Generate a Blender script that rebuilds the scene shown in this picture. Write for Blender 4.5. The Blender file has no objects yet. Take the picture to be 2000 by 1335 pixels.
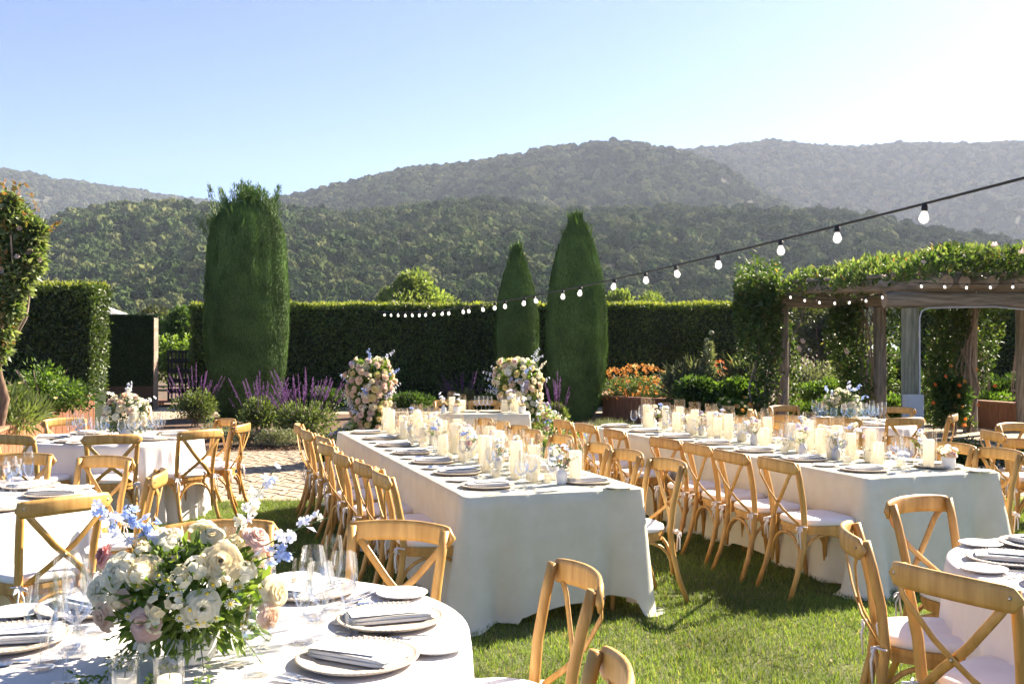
import bpy, math, random
import numpy as np
from mathutils import Vector, Matrix, Euler

# ---------------------------------------------------------------- camera, sky, sun, exposure
SC = bpy.context.scene
COL = SC.collection
R = math.radians
CAM_H = 1.60
cam_data = bpy.data.cameras.new('camera')
cam_data.lens = 35.0
cam_data.sensor_width = 36.0
cam_data.clip_start = 0.05
cam_data.clip_end = 9000
cam = bpy.data.objects.new('camera', cam_data)
COL.objects.link(cam)
cam.location = (0, 0, CAM_H)
cam.rotation_euler = (R(90.43), 0, 0)
SC.camera = cam

SUN_EL, SUN_AZ = 36.0, 53.0          # azimuth measured from +Y towards +X
world = bpy.data.worlds.new("World")
SC.world = world
world.use_nodes = True
wn = world.node_tree
wn.nodes.clear()
sky = wn.nodes.new('ShaderNodeTexSky')
sky.sky_type = 'NISHITA'
sky.sun_disc = False
sky.sun_elevation = R(SUN_EL)
sky.sun_rotation = R(SUN_AZ)
sky.altitude = 200
sky.air_density = 0.42
sky.dust_density = 0.5
sky.ozone_density = 3.0
bg = wn.nodes.new('ShaderNodeBackground')
bg.inputs['Strength'].default_value = 0.050
wo = wn.nodes.new('ShaderNodeOutputWorld')
wn.links.new(sky.outputs[0], bg.inputs[0])
wn.links.new(bg.outputs[0], wo.inputs[0])

sd = bpy.data.lights.new('sun', 'SUN')
sd.energy = 3.5
sd.angle = R(0.55)
sd.color = (1.0, 0.87, 0.69)
sun = bpy.data.objects.new('sun', sd)
COL.objects.link(sun)
sdir = Vector((math.sin(R(SUN_AZ)) * math.cos(R(SUN_EL)), math.cos(R(SUN_AZ)) * math.cos(R(SUN_EL)), math.sin(R(SUN_EL))))
sun.rotation_euler = sdir.to_track_quat('Z', 'Y').to_euler()
sun.location = sdir * 60

SC.view_settings.view_transform = 'Standard'
SC.view_settings.look = 'None'
SC.view_settings.gamma = 1
SC.view_settings.use_curve_mapping = False
SC.view_settings.exposure = 2.68
SC.render.engine = 'CYCLES'
cy = SC.cycles
cy.use_denoising = True
try:
    cy.denoiser = 'OPENIMAGEDENOISE'
    cy.denoising_input_passes = 'RGB_ALBEDO_NORMAL'
except Exception:
    pass
cy.max_bounces = 8
cy.diffuse_bounces = 5
cy.glossy_bounces = 2
cy.transmission_bounces = 4
cy.transparent_max_bounces = 24
cy.volume_bounces = 0
cy.caustics_reflective = False
cy.caustics_refractive = False
cy.sample_clamp_indirect = 6

# ---------------------------------------------------------------- helpers
rng = np.random.default_rng(7)
random.seed(7)
F = 1944.0


def GX(px, D):
    return (px - 1000.0) * D / F


def tag(o, label=None, cat=None, group=None, kind=None):
    if label: o['label'] = label
    if cat: o['category'] = cat
    if group: o['group'] = group
    if kind: o['kind'] = kind
    return o


def link(name, me, parent=None, loc=(0, 0, 0), rot=None, mat4=None):
    o = bpy.data.objects.new(name, me)
    COL.objects.link(o)
    if parent is not None: o.parent = parent
    if mat4 is not None:
        o.matrix_basis = mat4
    else:
        o.location = loc
        if rot is not None: o.rotation_euler = rot
    return o


def empty(name, loc=(0, 0, 0), rz=0, label=None, cat=None, group=None, kind=None):
    o = bpy.data.objects.new(name, None)
    COL.objects.link(o)
    o.empty_display_size = 0.1
    o.location = loc
    o.rotation_euler = (0, 0, rz)
    return tag(o, label, cat, group, kind)


def np_mesh(name, V, Fs, mat=None, smooth=False):
    """V (n,3); Fs = one (m,k) array or a list of such arrays."""
    if isinstance(Fs, np.ndarray): Fs = [Fs]
    me = bpy.data.meshes.new(name)
    V = np.ascontiguousarray(V, dtype=np.float32)
    me.vertices.add(len(V))
    me.vertices.foreach_set('co', V.ravel())
    idx = np.concatenate([f.astype(np.int32).ravel() for f in Fs])
    tot = np.concatenate([np.full(len(f), f.shape[1], np.int32) for f in Fs])
    start = np.concatenate([[0], np.cumsum(tot)[:-1]]).astype(np.int32)
    me.loops.add(len(idx))
    me.loops.foreach_set('vertex_index', idx)
    me.polygons.add(len(tot))
    me.polygons.foreach_set('loop_start', start)
    if smooth:
        me.polygons.foreach_set('use_smooth', np.ones(len(tot), bool))
    me.update(calc_edges=True)
    if mat is not None: me.materials.append(mat)
    return me


class MB:
    def __init__(self):
        self.v = []
        self.f = []

    def add(self, vs, fs):
        b = len(self.v)
        self.v.extend([tuple(p) for p in vs])
        self.f.extend([tuple(i + b for i in f) for f in fs])
        return self

    def box(self, c, s, rz=0.0, top=1.0):
        hx, hy, hz = s[0] / 2, s[1] / 2, s[2] / 2
        ca, sa = math.cos(rz), math.sin(rz)
        vs = []
        for dz, k in ((-hz, 1.0), (hz, top)):
            for dx, dy in ((-hx, -hy), (hx, -hy), (hx, hy), (-hx, hy)):
                x, y = dx * k, dy * k
                vs.append((c[0] + x * ca - y * sa, c[1] + x * sa + y * ca, c[2] + dz))
        return self.add(vs, [(3, 2, 1, 0), (4, 5, 6, 7), (0, 1, 5, 4), (1, 2, 6, 5), (2, 3, 7, 6), (3, 0, 4, 7)])

    def tube(self, path, rad, n=8, cap=True, squash=1.0):
        P = [Vector(p) for p in path]
        m = len(P)
        rr = rad if hasattr(rad, '__len__') else [rad] * m
        t0 = (P[1] - P[0]).normalized()
        ref = Vector((0, 0, 1)) if abs(t0.z) < 0.9 else Vector((1, 0, 0))
        nrm = t0.cross(ref).normalized()
        vs = []
        for i in range(m):
            t = (P[min(i + 1, m - 1)] - P[max(i - 1, 0)]).normalized()
            nrm = (nrm - t * nrm.dot(t)).normalized()
            b = t.cross(nrm)
            for k in range(n):
                a = 2 * math.pi * k / n
                vs.append(P[i] + nrm * (math.cos(a) * rr[i]) + b * (math.sin(a) * rr[i] * squash))
        fs = []
        for i in range(m - 1):
            for k in range(n):
                k2 = (k + 1) % n
                fs.append((i * n + k, i * n + k2, (i + 1) * n + k2, (i + 1) * n + k))
        if cap:
            fs.append(tuple(range(n - 1, -1, -1)))
            fs.append(tuple((m - 1) * n + k for k in range(n)))
        return self.add(vs, fs)

    def lathe(self, prof, n=20, c=(0, 0, 0), flute=0.0, capb=False, capt=False):
        vs = []
        for r, z in prof:
            for k in range(n):
                a = 2 * math.pi * k / n
                q = r * (1 + (flute if k % 2 else -flute))
                vs.append((c[0] + q * math.cos(a), c[1] + q * math.sin(a), c[2] + z))
        fs = []
        for i in range(len(prof) - 1):
            for k in range(n):
                k2 = (k + 1) % n
                fs.append((i * n + k, i * n + k2, (i + 1) * n + k2, (i + 1) * n + k))
        m = len(prof) - 1
        if capb: fs.append(tuple(range(n - 1, -1, -1)))
        if capt: fs.append(tuple(m * n + k for k in range(n)))
        return self.add(vs, fs)

    def grid(self, fn, nu, nv):
        vs = [fn(i / (nu - 1), j / (nv - 1)) for j in range(nv) for i in range(nu)]
        fs = [(j * nu + i, j * nu + i + 1, (j + 1) * nu + i + 1, (j + 1) * nu + i) for j in range(nv - 1) for i in range(nu - 1)]
        return self.add(vs, fs)

    def slab(self, outline, z0, z1, inset=0.0):
        n = len(outline)
        cx = sum(p[0] for p in outline) / n
        cy_ = sum(p[1] for p in outline) / n
        vs = [(p[0], p[1], z0) for p in outline]
        vs += [(p[0] + (cx - p[0]) * inset, p[1] + (cy_ - p[1]) * inset, z1) for p in outline]
        fs = [tuple(range(n - 1, -1, -1)), tuple(range(n, 2 * n))]
        fs += [(k, (k + 1) % n, n + (k + 1) % n, n + k) for k in range(n)]
        return self.add(vs, fs)

    def mesh(self, name, mat, smooth=False):
        me = bpy.data.meshes.new(name)
        me.from_pydata(self.v, [], self.f)
        if smooth:
            me.polygons.foreach_set('use_smooth', np.ones(len(me.polygons), bool))
        me.update()
        if mat is not None: me.materials.append(mat)
        return me

    def build(self, name, mat, parent=None, smooth=False, loc=(0, 0, 0), rot=None):
        return link(name, self.mesh(name, mat, smooth), parent, loc, rot)


# proto: (name, mesh or None, [ (part name, mesh, matrix, [ (sub name, mesh, matrix) ]) ])
def spawn(proto, loc, rz=0.0, label=None, cat=None, group=None, sc=1.0, rot=None):
    name, me, parts = proto
    o = bpy.data.objects.new(name, me)
    COL.objects.link(o)
    o.location = loc
    o.rotation_euler = rot if rot is not None else (0, 0, rz)
    if sc != 1.0: o.scale = (sc, sc, sc)
    tag(o, label, cat, group)
    for pn, pm, mx, subs in parts:
        p = bpy.data.objects.new(pn, pm)
        COL.objects.link(p)
        p.parent = o
        if mx is not None: p.matrix_basis = mx
        for sn, sm, smx in subs:
            s = bpy.data.objects.new(sn, sm)
            COL.objects.link(s)
            s.parent = p
            if smx is not None: s.matrix_basis = smx
    return o


def hash3(i, j, k, seed):
    h = (i * 374761393 + j * 668265263 + k * 2147483647 + seed * 1274126177) & 0xffffffff
    h = ((h ^ (h >> 13)) * 1274126177) & 0xffffffff
    return ((h ^ (h >> 16)) & 0xffff) / 65535.0


def vnoise(x, y, z=0.0, seed=1):
    x = np.asarray(x, float); y = np.asarray(y, float); z = np.asarray(z, float) + 0 * x
    xi, yi, zi = np.floor(x).astype(np.int64), np.floor(y).astype(np.int64), np.floor(z).astype(np.int64)
    fx, fy, fz = x - xi, y - yi, z - zi
    fx, fy, fz = fx * fx * (3 - 2 * fx), fy * fy * (3 - 2 * fy), fz * fz * (3 - 2 * fz)
    out = 0
    for a in (0, 1):
        for b in (0, 1):
            for c in (0, 1):
                w = (fx if a else 1 - fx) * (fy if b else 1 - fy) * (fz if c else 1 - fz)
                out = out + w * hash3(xi + a, yi + b, zi + c, seed)
    return out


def fbm(x, y, z=0.0, seed=1, oct=4):
    s, a, t = 0, 0.5, 0
    for o in range(oct):
        s = s + a * vnoise(np.asarray(x) * 2 ** o, np.asarray(y) * 2 ** o, np.asarray(z) * 2 ** o, seed + o * 17)
        t += a
        a *= 0.5
    return s / t


def unit(a):
    return a / np.maximum(np.linalg.norm(a, axis=1, keepdims=True), 1e-9)


def leaf_arrays(P, axis, length, width, fold=0.25, droop=0.0, nref=None, nj=.55):
    """Folded diamond leaves: base, left, tip, right -> two triangles each."""
    n = len(P)
    axis = unit(axis)
    r = rng.normal(size=(n, 3))
    if nref is not None:                              # leaf blades face roughly the way the foliage surface faces
        r = unit(np.asarray(nref, float) + 1e-6) + r * nj
    side = unit(np.cross(axis, r))
    nor = np.cross(side, axis)
    L = np.broadcast_to(np.asarray(length, float), (n,))[:, None]
    Wd = np.broadcast_to(np.asarray(width, float), (n,))[:, None]
    base = P
    tip = P + axis * L
    mid = P + axis * L * 0.45 + nor * Wd * fold
    l = mid + side * Wd * 0.5
    rr = mid - side * Wd * 0.5
    tip = tip - nor * L * droop
    V = np.stack([base, l, tip, rr], 1).reshape(-1, 3)
    i = np.arange(n)[:, None] * 4
    Fc = np.concatenate([i + np.array([[0, 1, 2]]), i + np.array([[0, 2, 3]])], 1).reshape(-1, 3)
    return V, Fc


def leaf_mesh(name, P, axis, length, width, mat, fold=0.25, droop=0.0, nref=None, nj=.55):
    V, Fc = leaf_arrays(P, axis, length, width, fold, droop, nref, nj)
    return np_mesh(name, V, Fc, mat)


def join_np(parts):
    Vs, Fs, b = [], [], 0
    for V, Fc in parts:
        Vs.append(V)
        Fs.append(Fc + b)
        b += len(V)
    return np.concatenate(Vs), np.concatenate(Fs)


# ---------------------------------------------------------------- materials
MATS = {}


def nmat(name):
    m = bpy.data.materials.new(name)
    m.use_nodes = True
    nt = m.node_tree
    nt.nodes.clear()
    out = nt.nodes.new('ShaderNodeOutputMaterial')
    MATS[name] = m
    return m, nt, out


def col4(c):
    return (c[0], c[1], c[2], 1.0)


def surf(name, c1, c2=None, rough=0.7, scale=6.0, stretch=(1, 1, 1), bump=0.0, bscale=40.0, spec=0.4, transl=0.0, sss=0.0,
         island=0.0, detail=6.0, metal=0.0, sheen=0.0, tcol=None, lo=0.35, hi=0.65):
    m, nt, out = nmat(name)
    N, Lk = nt.nodes, nt.links
    p = N.new('ShaderNodeBsdfPrincipled')
    p.inputs['Roughness'].default_value = rough
    p.inputs['Specular IOR Level'].default_value = spec
    p.inputs['Metallic'].default_value = metal
    if sheen: p.inputs['Sheen Weight'].default_value = sheen
    c2 = c2 or c1
    tc = N.new('ShaderNodeTexCoord')
    mp = N.new('ShaderNodeMapping')
    mp.inputs['Scale'].default_value = stretch
    Lk.new(tc.outputs['Object'], mp.inputs[0])
    nz = N.new('ShaderNodeTexNoise')
    nz.inputs['Scale'].default_value = scale
    nz.inputs['Detail'].default_value = detail
    Lk.new(mp.outputs[0], nz.inputs['Vector'])
    rp = N.new('ShaderNodeValToRGB')
    rp.color_ramp.elements[0].position = lo
    rp.color_ramp.elements[1].position = hi
    rp.color_ramp.elements[0].color = col4(c1)
    rp.color_ramp.elements[1].color = col4(c2)
    Lk.new(nz.outputs['Fac'], rp.inputs[0])
    colout = rp.outputs[0]
    if island:
        g = N.new('ShaderNodeNewGeometry')
        mr = N.new('ShaderNodeMapRange')
        mr.inputs['To Min'].default_value = 1 - island
        mr.inputs['To Max'].default_value = 1 + island
        Lk.new(g.outputs['Random Per Island'], mr.inputs[0])
        hs = N.new('ShaderNodeHueSaturation')
        Lk.new(mr.outputs[0], hs.inputs['Value'])
        Lk.new(colout, hs.inputs['Color'])
        colout = hs.outputs[0]
    Lk.new(colout, p.inputs['Base Color'])
    if sss:
        p.inputs['Subsurface Weight'].default_value = sss
        p.inputs['Subsurface Radius'].default_value = (0.02, 0.012, 0.006)
        p.inputs['Subsurface Scale'].default_value = 1.0
    if bump:
        bn = N.new('ShaderNodeTexNoise')
        bn.inputs['Scale'].default_value = bscale
        bn.inputs['Detail'].default_value = 4
        Lk.new(mp.outputs[0], bn.inputs['Vector'])
        b = N.new('ShaderNodeBump')
        b.inputs['Strength'].default_value = bump
        b.inputs['Distance'].default_value = 0.0035
        Lk.new(bn.outputs['Fac'], b.inputs['Height'])
        Lk.new(b.outputs[0], p.inputs['Normal'])
    if transl:
        t = N.new('ShaderNodeBsdfTranslucent')
        if tcol:
            t.inputs['Color'].default_value = col4(tcol)
        else:
            Lk.new(colout, t.inputs['Color'])
        mx = N.new('ShaderNodeMixShader')
        mx.inputs[0].default_value = transl
        Lk.new(p.outputs[0], mx.inputs[1])
        Lk.new(t.outputs[0], mx.inputs[2])
        Lk.new(mx.outputs[0], out.inputs[0])
    else:
        Lk.new(p.outputs[0], out.inputs[0])
    return m


def leafmat(name, c1, c2, transl=0.35, rough=0.5, spec=0.35, patch=0.0, c3=None, yel=1.35, c3p=.93):
    """Leaf colour varies from leaf to leaf (random per island) and in clumps (noise)."""
    m, nt, out = nmat(name)
    N, Lk = nt.nodes, nt.links
    g = N.new('ShaderNodeNewGeometry')
    rp = N.new('ShaderNodeValToRGB')
    rp.color_ramp.elements[0].color = col4(c1)
    rp.color_ramp.elements[1].color = col4(c2)
    if c3:
        e = rp.color_ramp.elements.new(c3p)
        e.color = col4(c2)
        rp.color_ramp.elements[2].color = col4(c3)
    Lk.new(g.outputs['Random Per Island'], rp.inputs[0])
    co = rp.outputs[0]
    if patch:
        tc = N.new('ShaderNodeTexCoord')
        nz = N.new('ShaderNodeTexNoise')
        nz.inputs['Scale'].default_value = patch
        Lk.new(tc.outputs['Object'], nz.inputs['Vector'])
        mr = N.new('ShaderNodeMapRange')
        mr.inputs['From Min'].default_value = 0.3
        mr.inputs['From Max'].default_value = 0.7
        mr.inputs['To Min'].default_value = 0.62
        mr.inputs['To Max'].default_value = 1.38
        Lk.new(nz.outputs['Fac'], mr.inputs[0])
        hs = N.new('ShaderNodeHueSaturation')
        Lk.new(mr.outputs[0], hs.inputs['Value'])
        Lk.new(co, hs.inputs['Color'])
        co = hs.outputs[0]
    p = N.new('ShaderNodeBsdfPrincipled')
    p.inputs['Roughness'].default_value = rough
    p.inputs['Specular IOR Level'].default_value = spec
    Lk.new(co, p.inputs['Base Color'])
    if transl:
        t = N.new('ShaderNodeBsdfTranslucent')
        mu = N.new('ShaderNodeMix')
        mu.data_type = 'RGBA'
        mu.blend_type = 'MULTIPLY'
        mu.inputs[0].default_value = 1.0
        Lk.new(co, mu.inputs[6])
        mu.inputs[7].default_value = (1.25 * yel, 1.3 * yel, 0.55 * yel, 1)
        Lk.new(mu.outputs[2], t.inputs['Color'])
        mx = N.new('ShaderNodeMixShader')
        mx.inputs[0].default_value = transl
        Lk.new(p.outputs[0], mx.inputs[1])
        Lk.new(t.outputs[0], mx.inputs[2])
        Lk.new(mx.outputs[0], out.inputs[0])
    else:
        Lk.new(p.outputs[0], out.inputs[0])
    return m


def petalmat(name, c, c2=None, transl=0.5):
    m, nt, out = nmat(name)
    N, Lk = nt.nodes, nt.links
    g = N.new('ShaderNodeNewGeometry')
    rp = N.new('ShaderNodeValToRGB')
    rp.color_ramp.elements[0].color = col4(c)
    rp.color_ramp.elements[1].color = col4(c2 or c)
    Lk.new(g.outputs['Random Per Island'], rp.inputs[0])
    p = N.new('ShaderNodeBsdfPrincipled')
    p.inputs['Roughness'].default_value = 0.6
    p.inputs['Specular IOR Level'].default_value = 0.2
    Lk.new(rp.outputs[0], p.inputs['Base Color'])
    t = N.new('ShaderNodeBsdfTranslucent')
    Lk.new(rp.outputs[0], t.inputs['Color'])
    mx = N.new('ShaderNodeMixShader')
    mx.inputs[0].default_value = transl
    Lk.new(p.outputs[0], mx.inputs[1])
    Lk.new(t.outputs[0], mx.inputs[2])
    Lk.new(mx.outputs[0], out.inputs[0])
    return m


def glassmat(name, tint=(0.97, 0.98, 0.98), k=1.0, base=0.04):
    m, nt, out = nmat(name)
    N, Lk = nt.nodes, nt.links
    tr = N.new('ShaderNodeBsdfTransparent')
    tr.inputs[0].default_value = col4(tint)
    gl = N.new('ShaderNodeBsdfGlossy')
    gl.inputs['Roughness'].default_value = 0.03
    gl.inputs['Color'].default_value = (0.95, 0.96, 0.97, 1)
    lw = N.new('ShaderNodeLayerWeight')
    lw.inputs[0].default_value = 0.35
    pw = N.new('ShaderNodeMath')
    pw.operation = 'MULTIPLY_ADD'
    pw.inputs[1].default_value = 0.75 * k
    pw.inputs[2].default_value = base
    pw.use_clamp = True
    Lk.new(lw.outputs['Fresnel'], pw.inputs[0])
    mx = N.new('ShaderNodeMixShader')
    Lk.new(pw.outputs[0], mx.inputs[0])
    Lk.new(tr.outputs[0], mx.inputs[1])
    Lk.new(gl.outputs[0], mx.inputs[2])
    Lk.new(mx.outputs[0], out.inputs[0])
    return m


def emitmat(name, c, s):
    m, nt, out = nmat(name)
    e = nt.nodes.new('ShaderNodeEmission')
    e.inputs[0].default_value = col4(c)
    e.inputs[1].default_value = s
    nt.links.new(e.outputs[0], out.inputs[0])
    return m


M = {}
M['wood'] = surf('honey_wood', (0.44, 0.23, 0.055), (0.60, 0.345, 0.10), rough=0.45, scale=5, stretch=(6, 6, 0.8), bump=0.06, bscale=60, spec=0.45)
M['wood2'] = surf('pale_honey_wood', (0.40, 0.205, 0.05), (0.56, 0.33, 0.10), rough=0.45, scale=7, stretch=(6, 6, 0.8), bump=0.06, bscale=50, spec=0.4)
M['wood3'] = surf('dark_honey_wood', (0.37, 0.175, 0.038), (0.53, 0.285, 0.072), rough=0.4, scale=4, stretch=(7, 7, 0.7), bump=0.08, bscale=70, spec=0.45)
M['cushion'] = surf('cushion_cotton', (0.74, 0.69, 0.68), (0.80, 0.76, 0.75), rough=0.95, scale=8, bump=0.25, bscale=14, spec=0.1, sheen=0.2)
M['white_cloth'] = surf('white_tablecloth', (0.80, 0.77, 0.76), (0.84, 0.82, 0.81), rough=0.9, scale=3, bump=0.12, bscale=18, spec=0.15, transl=0.22)
M['linen'] = surf('oat_linen', (0.71, 0.705, 0.575), (0.775, 0.77, 0.65), rough=0.95, scale=9, bump=0.25, bscale=60, spec=0.1, transl=0.2, tcol=(0.8, 0.62, 0.5))
M['tabletop'] = surf('pale_plywood', (0.42, 0.32, 0.2), (0.5, 0.4, 0.27), rough=0.7, scale=4)
M['steel'] = surf('steel', (0.55, 0.55, 0.56), rough=0.22, metal=1.0)
M['bolt'] = surf('bolt_metal', (0.4, 0.36, 0.3), rough=0.4, metal=1.0)
M['charger'] = surf('cream_stoneware', (0.52, 0.43, 0.34), (0.58, 0.50, 0.40), rough=0.5, scale=20, bump=0.05)
M['plate'] = surf('white_china', (0.78, 0.75, 0.71), rough=0.25, spec=0.5)
M['napkin'] = surf('grey_linen_napkin', (0.64, 0.64, 0.62), (0.70, 0.70, 0.67), rough=0.95, scale=20, bump=0.2, bscale=80, spec=0.1)
M['card'] = surf('white_card', (0.85, 0.84, 0.84), rough=0.8)
M['glass'] = glassmat('clear_glass', (0.99, 0.992, 0.994), 0.7, 0.02)
M['fluted'] = glassmat('fluted_glass', (1.0, 0.998, 0.99), 0.25, 0.015)
M['bluegl'] = glassmat('blue_tinted_glass', (0.80, 0.91, 0.97), 0.6, 0.04)
M['wax'] = surf('ivory_wax', (0.90, 0.86, 0.75), (0.92, 0.89, 0.80), rough=0.55, scale=5, spec=0.3, transl=0.5, tcol=(1.0, 0.95, 0.84))
M['wick'] = surf('wick', (0.03, 0.025, 0.02), rough=0.9)
M['ceramic'] = surf('matt_white_ceramic', (0.72, 0.69, 0.66), (0.78, 0.76, 0.73), rough=0.75, scale=14, bump=0.1)
M['soil'] = surf('garden_soil', (0.075, 0.05, 0.034), (0.15, 0.105, 0.07), rough=0.95, scale=3, bump=0.6, bscale=30)
M['mulch'] = surf('bark_mulch', (0.06, 0.035, 0.022), (0.15, 0.085, 0.05), rough=0.95, scale=20, bump=0.9, bscale=45)
M['joint'] = surf('sandy_joint', (0.35, 0.275, 0.20), (0.41, 0.33, 0.245), rough=0.95, scale=12, bump=0.4)
M['paver'] = surf('sand_stone_paver', (0.38, 0.30, 0.22), (0.45, 0.36, 0.27), rough=0.9, scale=9, bump=0.35, bscale=50, spec=0.2)
M['paver2'] = surf('pink_stone_paver', (0.395, 0.31, 0.23), (0.455, 0.37, 0.28), rough=0.9, scale=7, bump=0.35, bscale=50, spec=0.2)
M['paver3'] = surf('grey_stone_paver', (0.36, 0.29, 0.215), (0.43, 0.35, 0.265), rough=0.9, scale=11, bump=0.35, bscale=50, spec=0.2)
M['redwood'] = surf('redwood_board', (0.19, 0.075, 0.035), (0.30, 0.135, 0.065), rough=0.75, scale=4, stretch=(8, 8, 1), bump=0.2)
M['redcap'] = surf('redwood_cap', (0.24, 0.115, 0.065), (0.36, 0.20, 0.12), rough=0.75, scale=5, stretch=(1, 6, 6), bump=0.2)
M['log'] = surf('weathered_log', (0.15, 0.128, 0.095), (0.31, 0.265, 0.205), rough=0.9, scale=4, stretch=(6, 6, 0.7), bump=0.5, bscale=22)
M['logend'] = surf('log_end', (0.22, 0.16, 0.10), (0.30, 0.23, 0.15), rough=0.9, scale=20, bump=0.3)
M['loggreen'] = surf('green_weathered_log', (0.125, 0.13, 0.085), (0.25, 0.245, 0.175), rough=0.85, scale=4, stretch=(6, 6, 0.7), bump=0.4, bscale=22)
M['bark'] = surf('brown_bark', (0.11, 0.07, 0.045), (0.21, 0.135, 0.09), rough=0.95, scale=9, stretch=(4, 4, 1), bump=0.8, bscale=24)
M['greymetal'] = surf('grey_box_paint', (0.42, 0.43, 0.43), (0.47, 0.48, 0.48), rough=0.5, scale=4)
M['black'] = surf('black_plastic', (0.018, 0.017, 0.016), rough=0.45)
M['rubber'] = surf('black_rubber', (0.012, 0.012, 0.013), rough=0.6)
M['brownpaint'] = surf('brown_paint', (0.035, 0.022, 0.015), (0.05, 0.03, 0.02), rough=0.8, scale=3)
M['turf'] = leafmat('artificial_boxwood', (0.012, 0.035, 0.014), (0.03, 0.065, 0.03), transl=0.1)
M['turfcore'] = surf('turf_backing', (0.01, 0.022, 0.011), rough=0.9)
M['canvas'] = surf('white_canvas', (0.68, 0.67, 0.64), (0.74, 0.73, 0.70), rough=0.85, transl=0.25)
M['blue'] = surf('blue_plastic', (0.01, 0.03, 0.30), rough=0.35)
M['whitep'] = surf('white_plastic', (0.7, 0.7, 0.7), rough=0.4)
M['hedge'] = leafmat('hedge_leaf', (0.026, 0.050, 0.014), (0.095, 0.140, 0.034), transl=0.25, c3=(0.15, 0.19, 0.04), rough=0.42, patch=0.7)
M['hedge_sunlit'] = leafmat('sunlit_hedge_shoot', (0.14, 0.18, 0.035), (0.26, 0.27, 0.07), transl=0.4)  # sunlight on the hedge tops put into this leaf colour
M['core'] = surf('hedge_core', (0.010, 0.018, 0.007), (0.018, 0.028, 0.011), rough=0.95, scale=8)
M['cypress'] = leafmat('cypress_spray', (0.060, 0.120, 0.032), (0.125, 0.205, 0.060), transl=0.08, rough=0.6, spec=0.2, patch=1.6)
M['cypcore'] = surf('cypress_core', (0.06, 0.095, 0.022), (0.10, 0.145, 0.035), rough=0.95, scale=14, stretch=(1, 1, 0.2))
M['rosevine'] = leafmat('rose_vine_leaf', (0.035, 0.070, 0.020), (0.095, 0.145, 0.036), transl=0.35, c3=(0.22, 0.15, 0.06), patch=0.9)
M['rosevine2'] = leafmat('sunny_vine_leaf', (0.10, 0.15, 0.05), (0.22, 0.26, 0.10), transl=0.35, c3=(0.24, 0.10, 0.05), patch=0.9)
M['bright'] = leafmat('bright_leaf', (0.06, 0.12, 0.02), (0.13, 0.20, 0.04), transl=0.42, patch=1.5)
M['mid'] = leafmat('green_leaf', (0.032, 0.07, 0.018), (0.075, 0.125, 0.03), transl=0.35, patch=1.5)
M['sage'] = leafmat('salvia_leaf', (0.085, 0.125, 0.04), (0.17, 0.21, 0.08), transl=0.3, patch=3)
M['grey'] = leafmat('silver_leaf', (0.13, 0.15, 0.09), (0.22, 0.24, 0.16), transl=0.25, patch=3)
M['willow'] = leafmat('willow_leaf', (0.12, 0.17, 0.05), (0.21, 0.25, 0.085), transl=0.35, patch=0.5)
M['olive'] = leafmat('olive_leaf', (0.05, 0.065, 0.025), (0.10, 0.115, 0.05), transl=0.3, patch=0.3)
M['vine'] = leafmat('vineyard_leaf', (0.10, 0.17, 0.03), (0.18, 0.25, 0.05), transl=0.45, patch=0.8)
M['grass'] = leafmat('lawn_blade', (0.085, 0.140, 0.030), (0.175, 0.225, 0.068), transl=0.42, rough=0.55, spec=0.25, c3=(0.34, 0.29, 0.15), c3p=.89, patch=1.2)
M['lawnbase'] = surf('lawn_thatch', (0.06, 0.075, 0.02), (0.12, 0.12, 0.045), rough=0.95, scale=5, bump=0.6, bscale=60)
M['hilltree'] = leafmat('oak_crown', (0.030, 0.042, 0.018), (0.075, 0.085, 0.036), transl=0.0, rough=0.9, spec=0.1)
M['hill'] = surf('scrub_slope', (0.03, 0.036, 0.016), (0.06, 0.058, 0.03), rough=0.95, scale=0.012, bump=0.3, bscale=0.2, lo=0.42, hi=0.7)
M['stem'] = surf('green_stem', (0.06, 0.12, 0.03), (0.10, 0.16, 0.05), rough=0.6)
M['leaf'] = leafmat('florist_leaf', (0.065, 0.12, 0.03), (0.20, 0.27, 0.07), transl=0.40, rough=0.4)
M['leaf2'] = leafmat('grey_green_leaf', (0.08, 0.12, 0.07), (0.16, 0.20, 0.12), transl=0.3)
M['p_cream'] = petalmat('cream_petal', (0.86, 0.75, 0.48), (0.88, 0.80, 0.60))
M['p_white'] = petalmat('white_petal', (0.87, 0.82, 0.64), (0.89, 0.86, 0.74))
M['p_blush'] = petalmat('blush_petal', (0.82, 0.58, 0.50), (0.86, 0.68, 0.60))
M['p_peach'] = petalmat('peach_petal', (0.86, 0.63, 0.45), (0.89, 0.73, 0.57))
M['p_yellow'] = petalmat('yellow_petal', (0.82, 0.66, 0.26), (0.86, 0.74, 0.40))
M['p_rose'] = petalmat('rose_pink_petal', (0.72, 0.38, 0.36), (0.80, 0.50, 0.46))
M['p_mauve'] = petalmat('mauve_petal', (0.42, 0.36, 0.52), (0.56, 0.50, 0.64))
M['p_blue'] = petalmat('blue_petal', (0.30, 0.43, 0.78), (0.50, 0.60, 0.84))
M['p_pale'] = petalmat('pale_blue_petal', (0.66, 0.70, 0.86), (0.78, 0.80, 0.88))
M['p_purple'] = petalmat('purple_petal', (0.13, 0.055, 0.20), (0.28, 0.14, 0.31))
M['p_orange'] = petalmat('orange_petal', (0.58, 0.20, 0.035), (0.68, 0.36, 0.09))
M['p_red'] = petalmat('red_orange_petal', (0.70, 0.10, 0.02), (0.78, 0.22, 0.05))
M['pollen'] = surf('pollen', (0.62, 0.47, 0.05), rough=0.8)
M['bulb'] = emitmat('lit_filament', (1.0, 0.86, 0.62), 2.6)
M['bulbwarm'] = emitmat('warm_lit_bulb', (1.0, 0.66, 0.30), 1.1)
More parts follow.
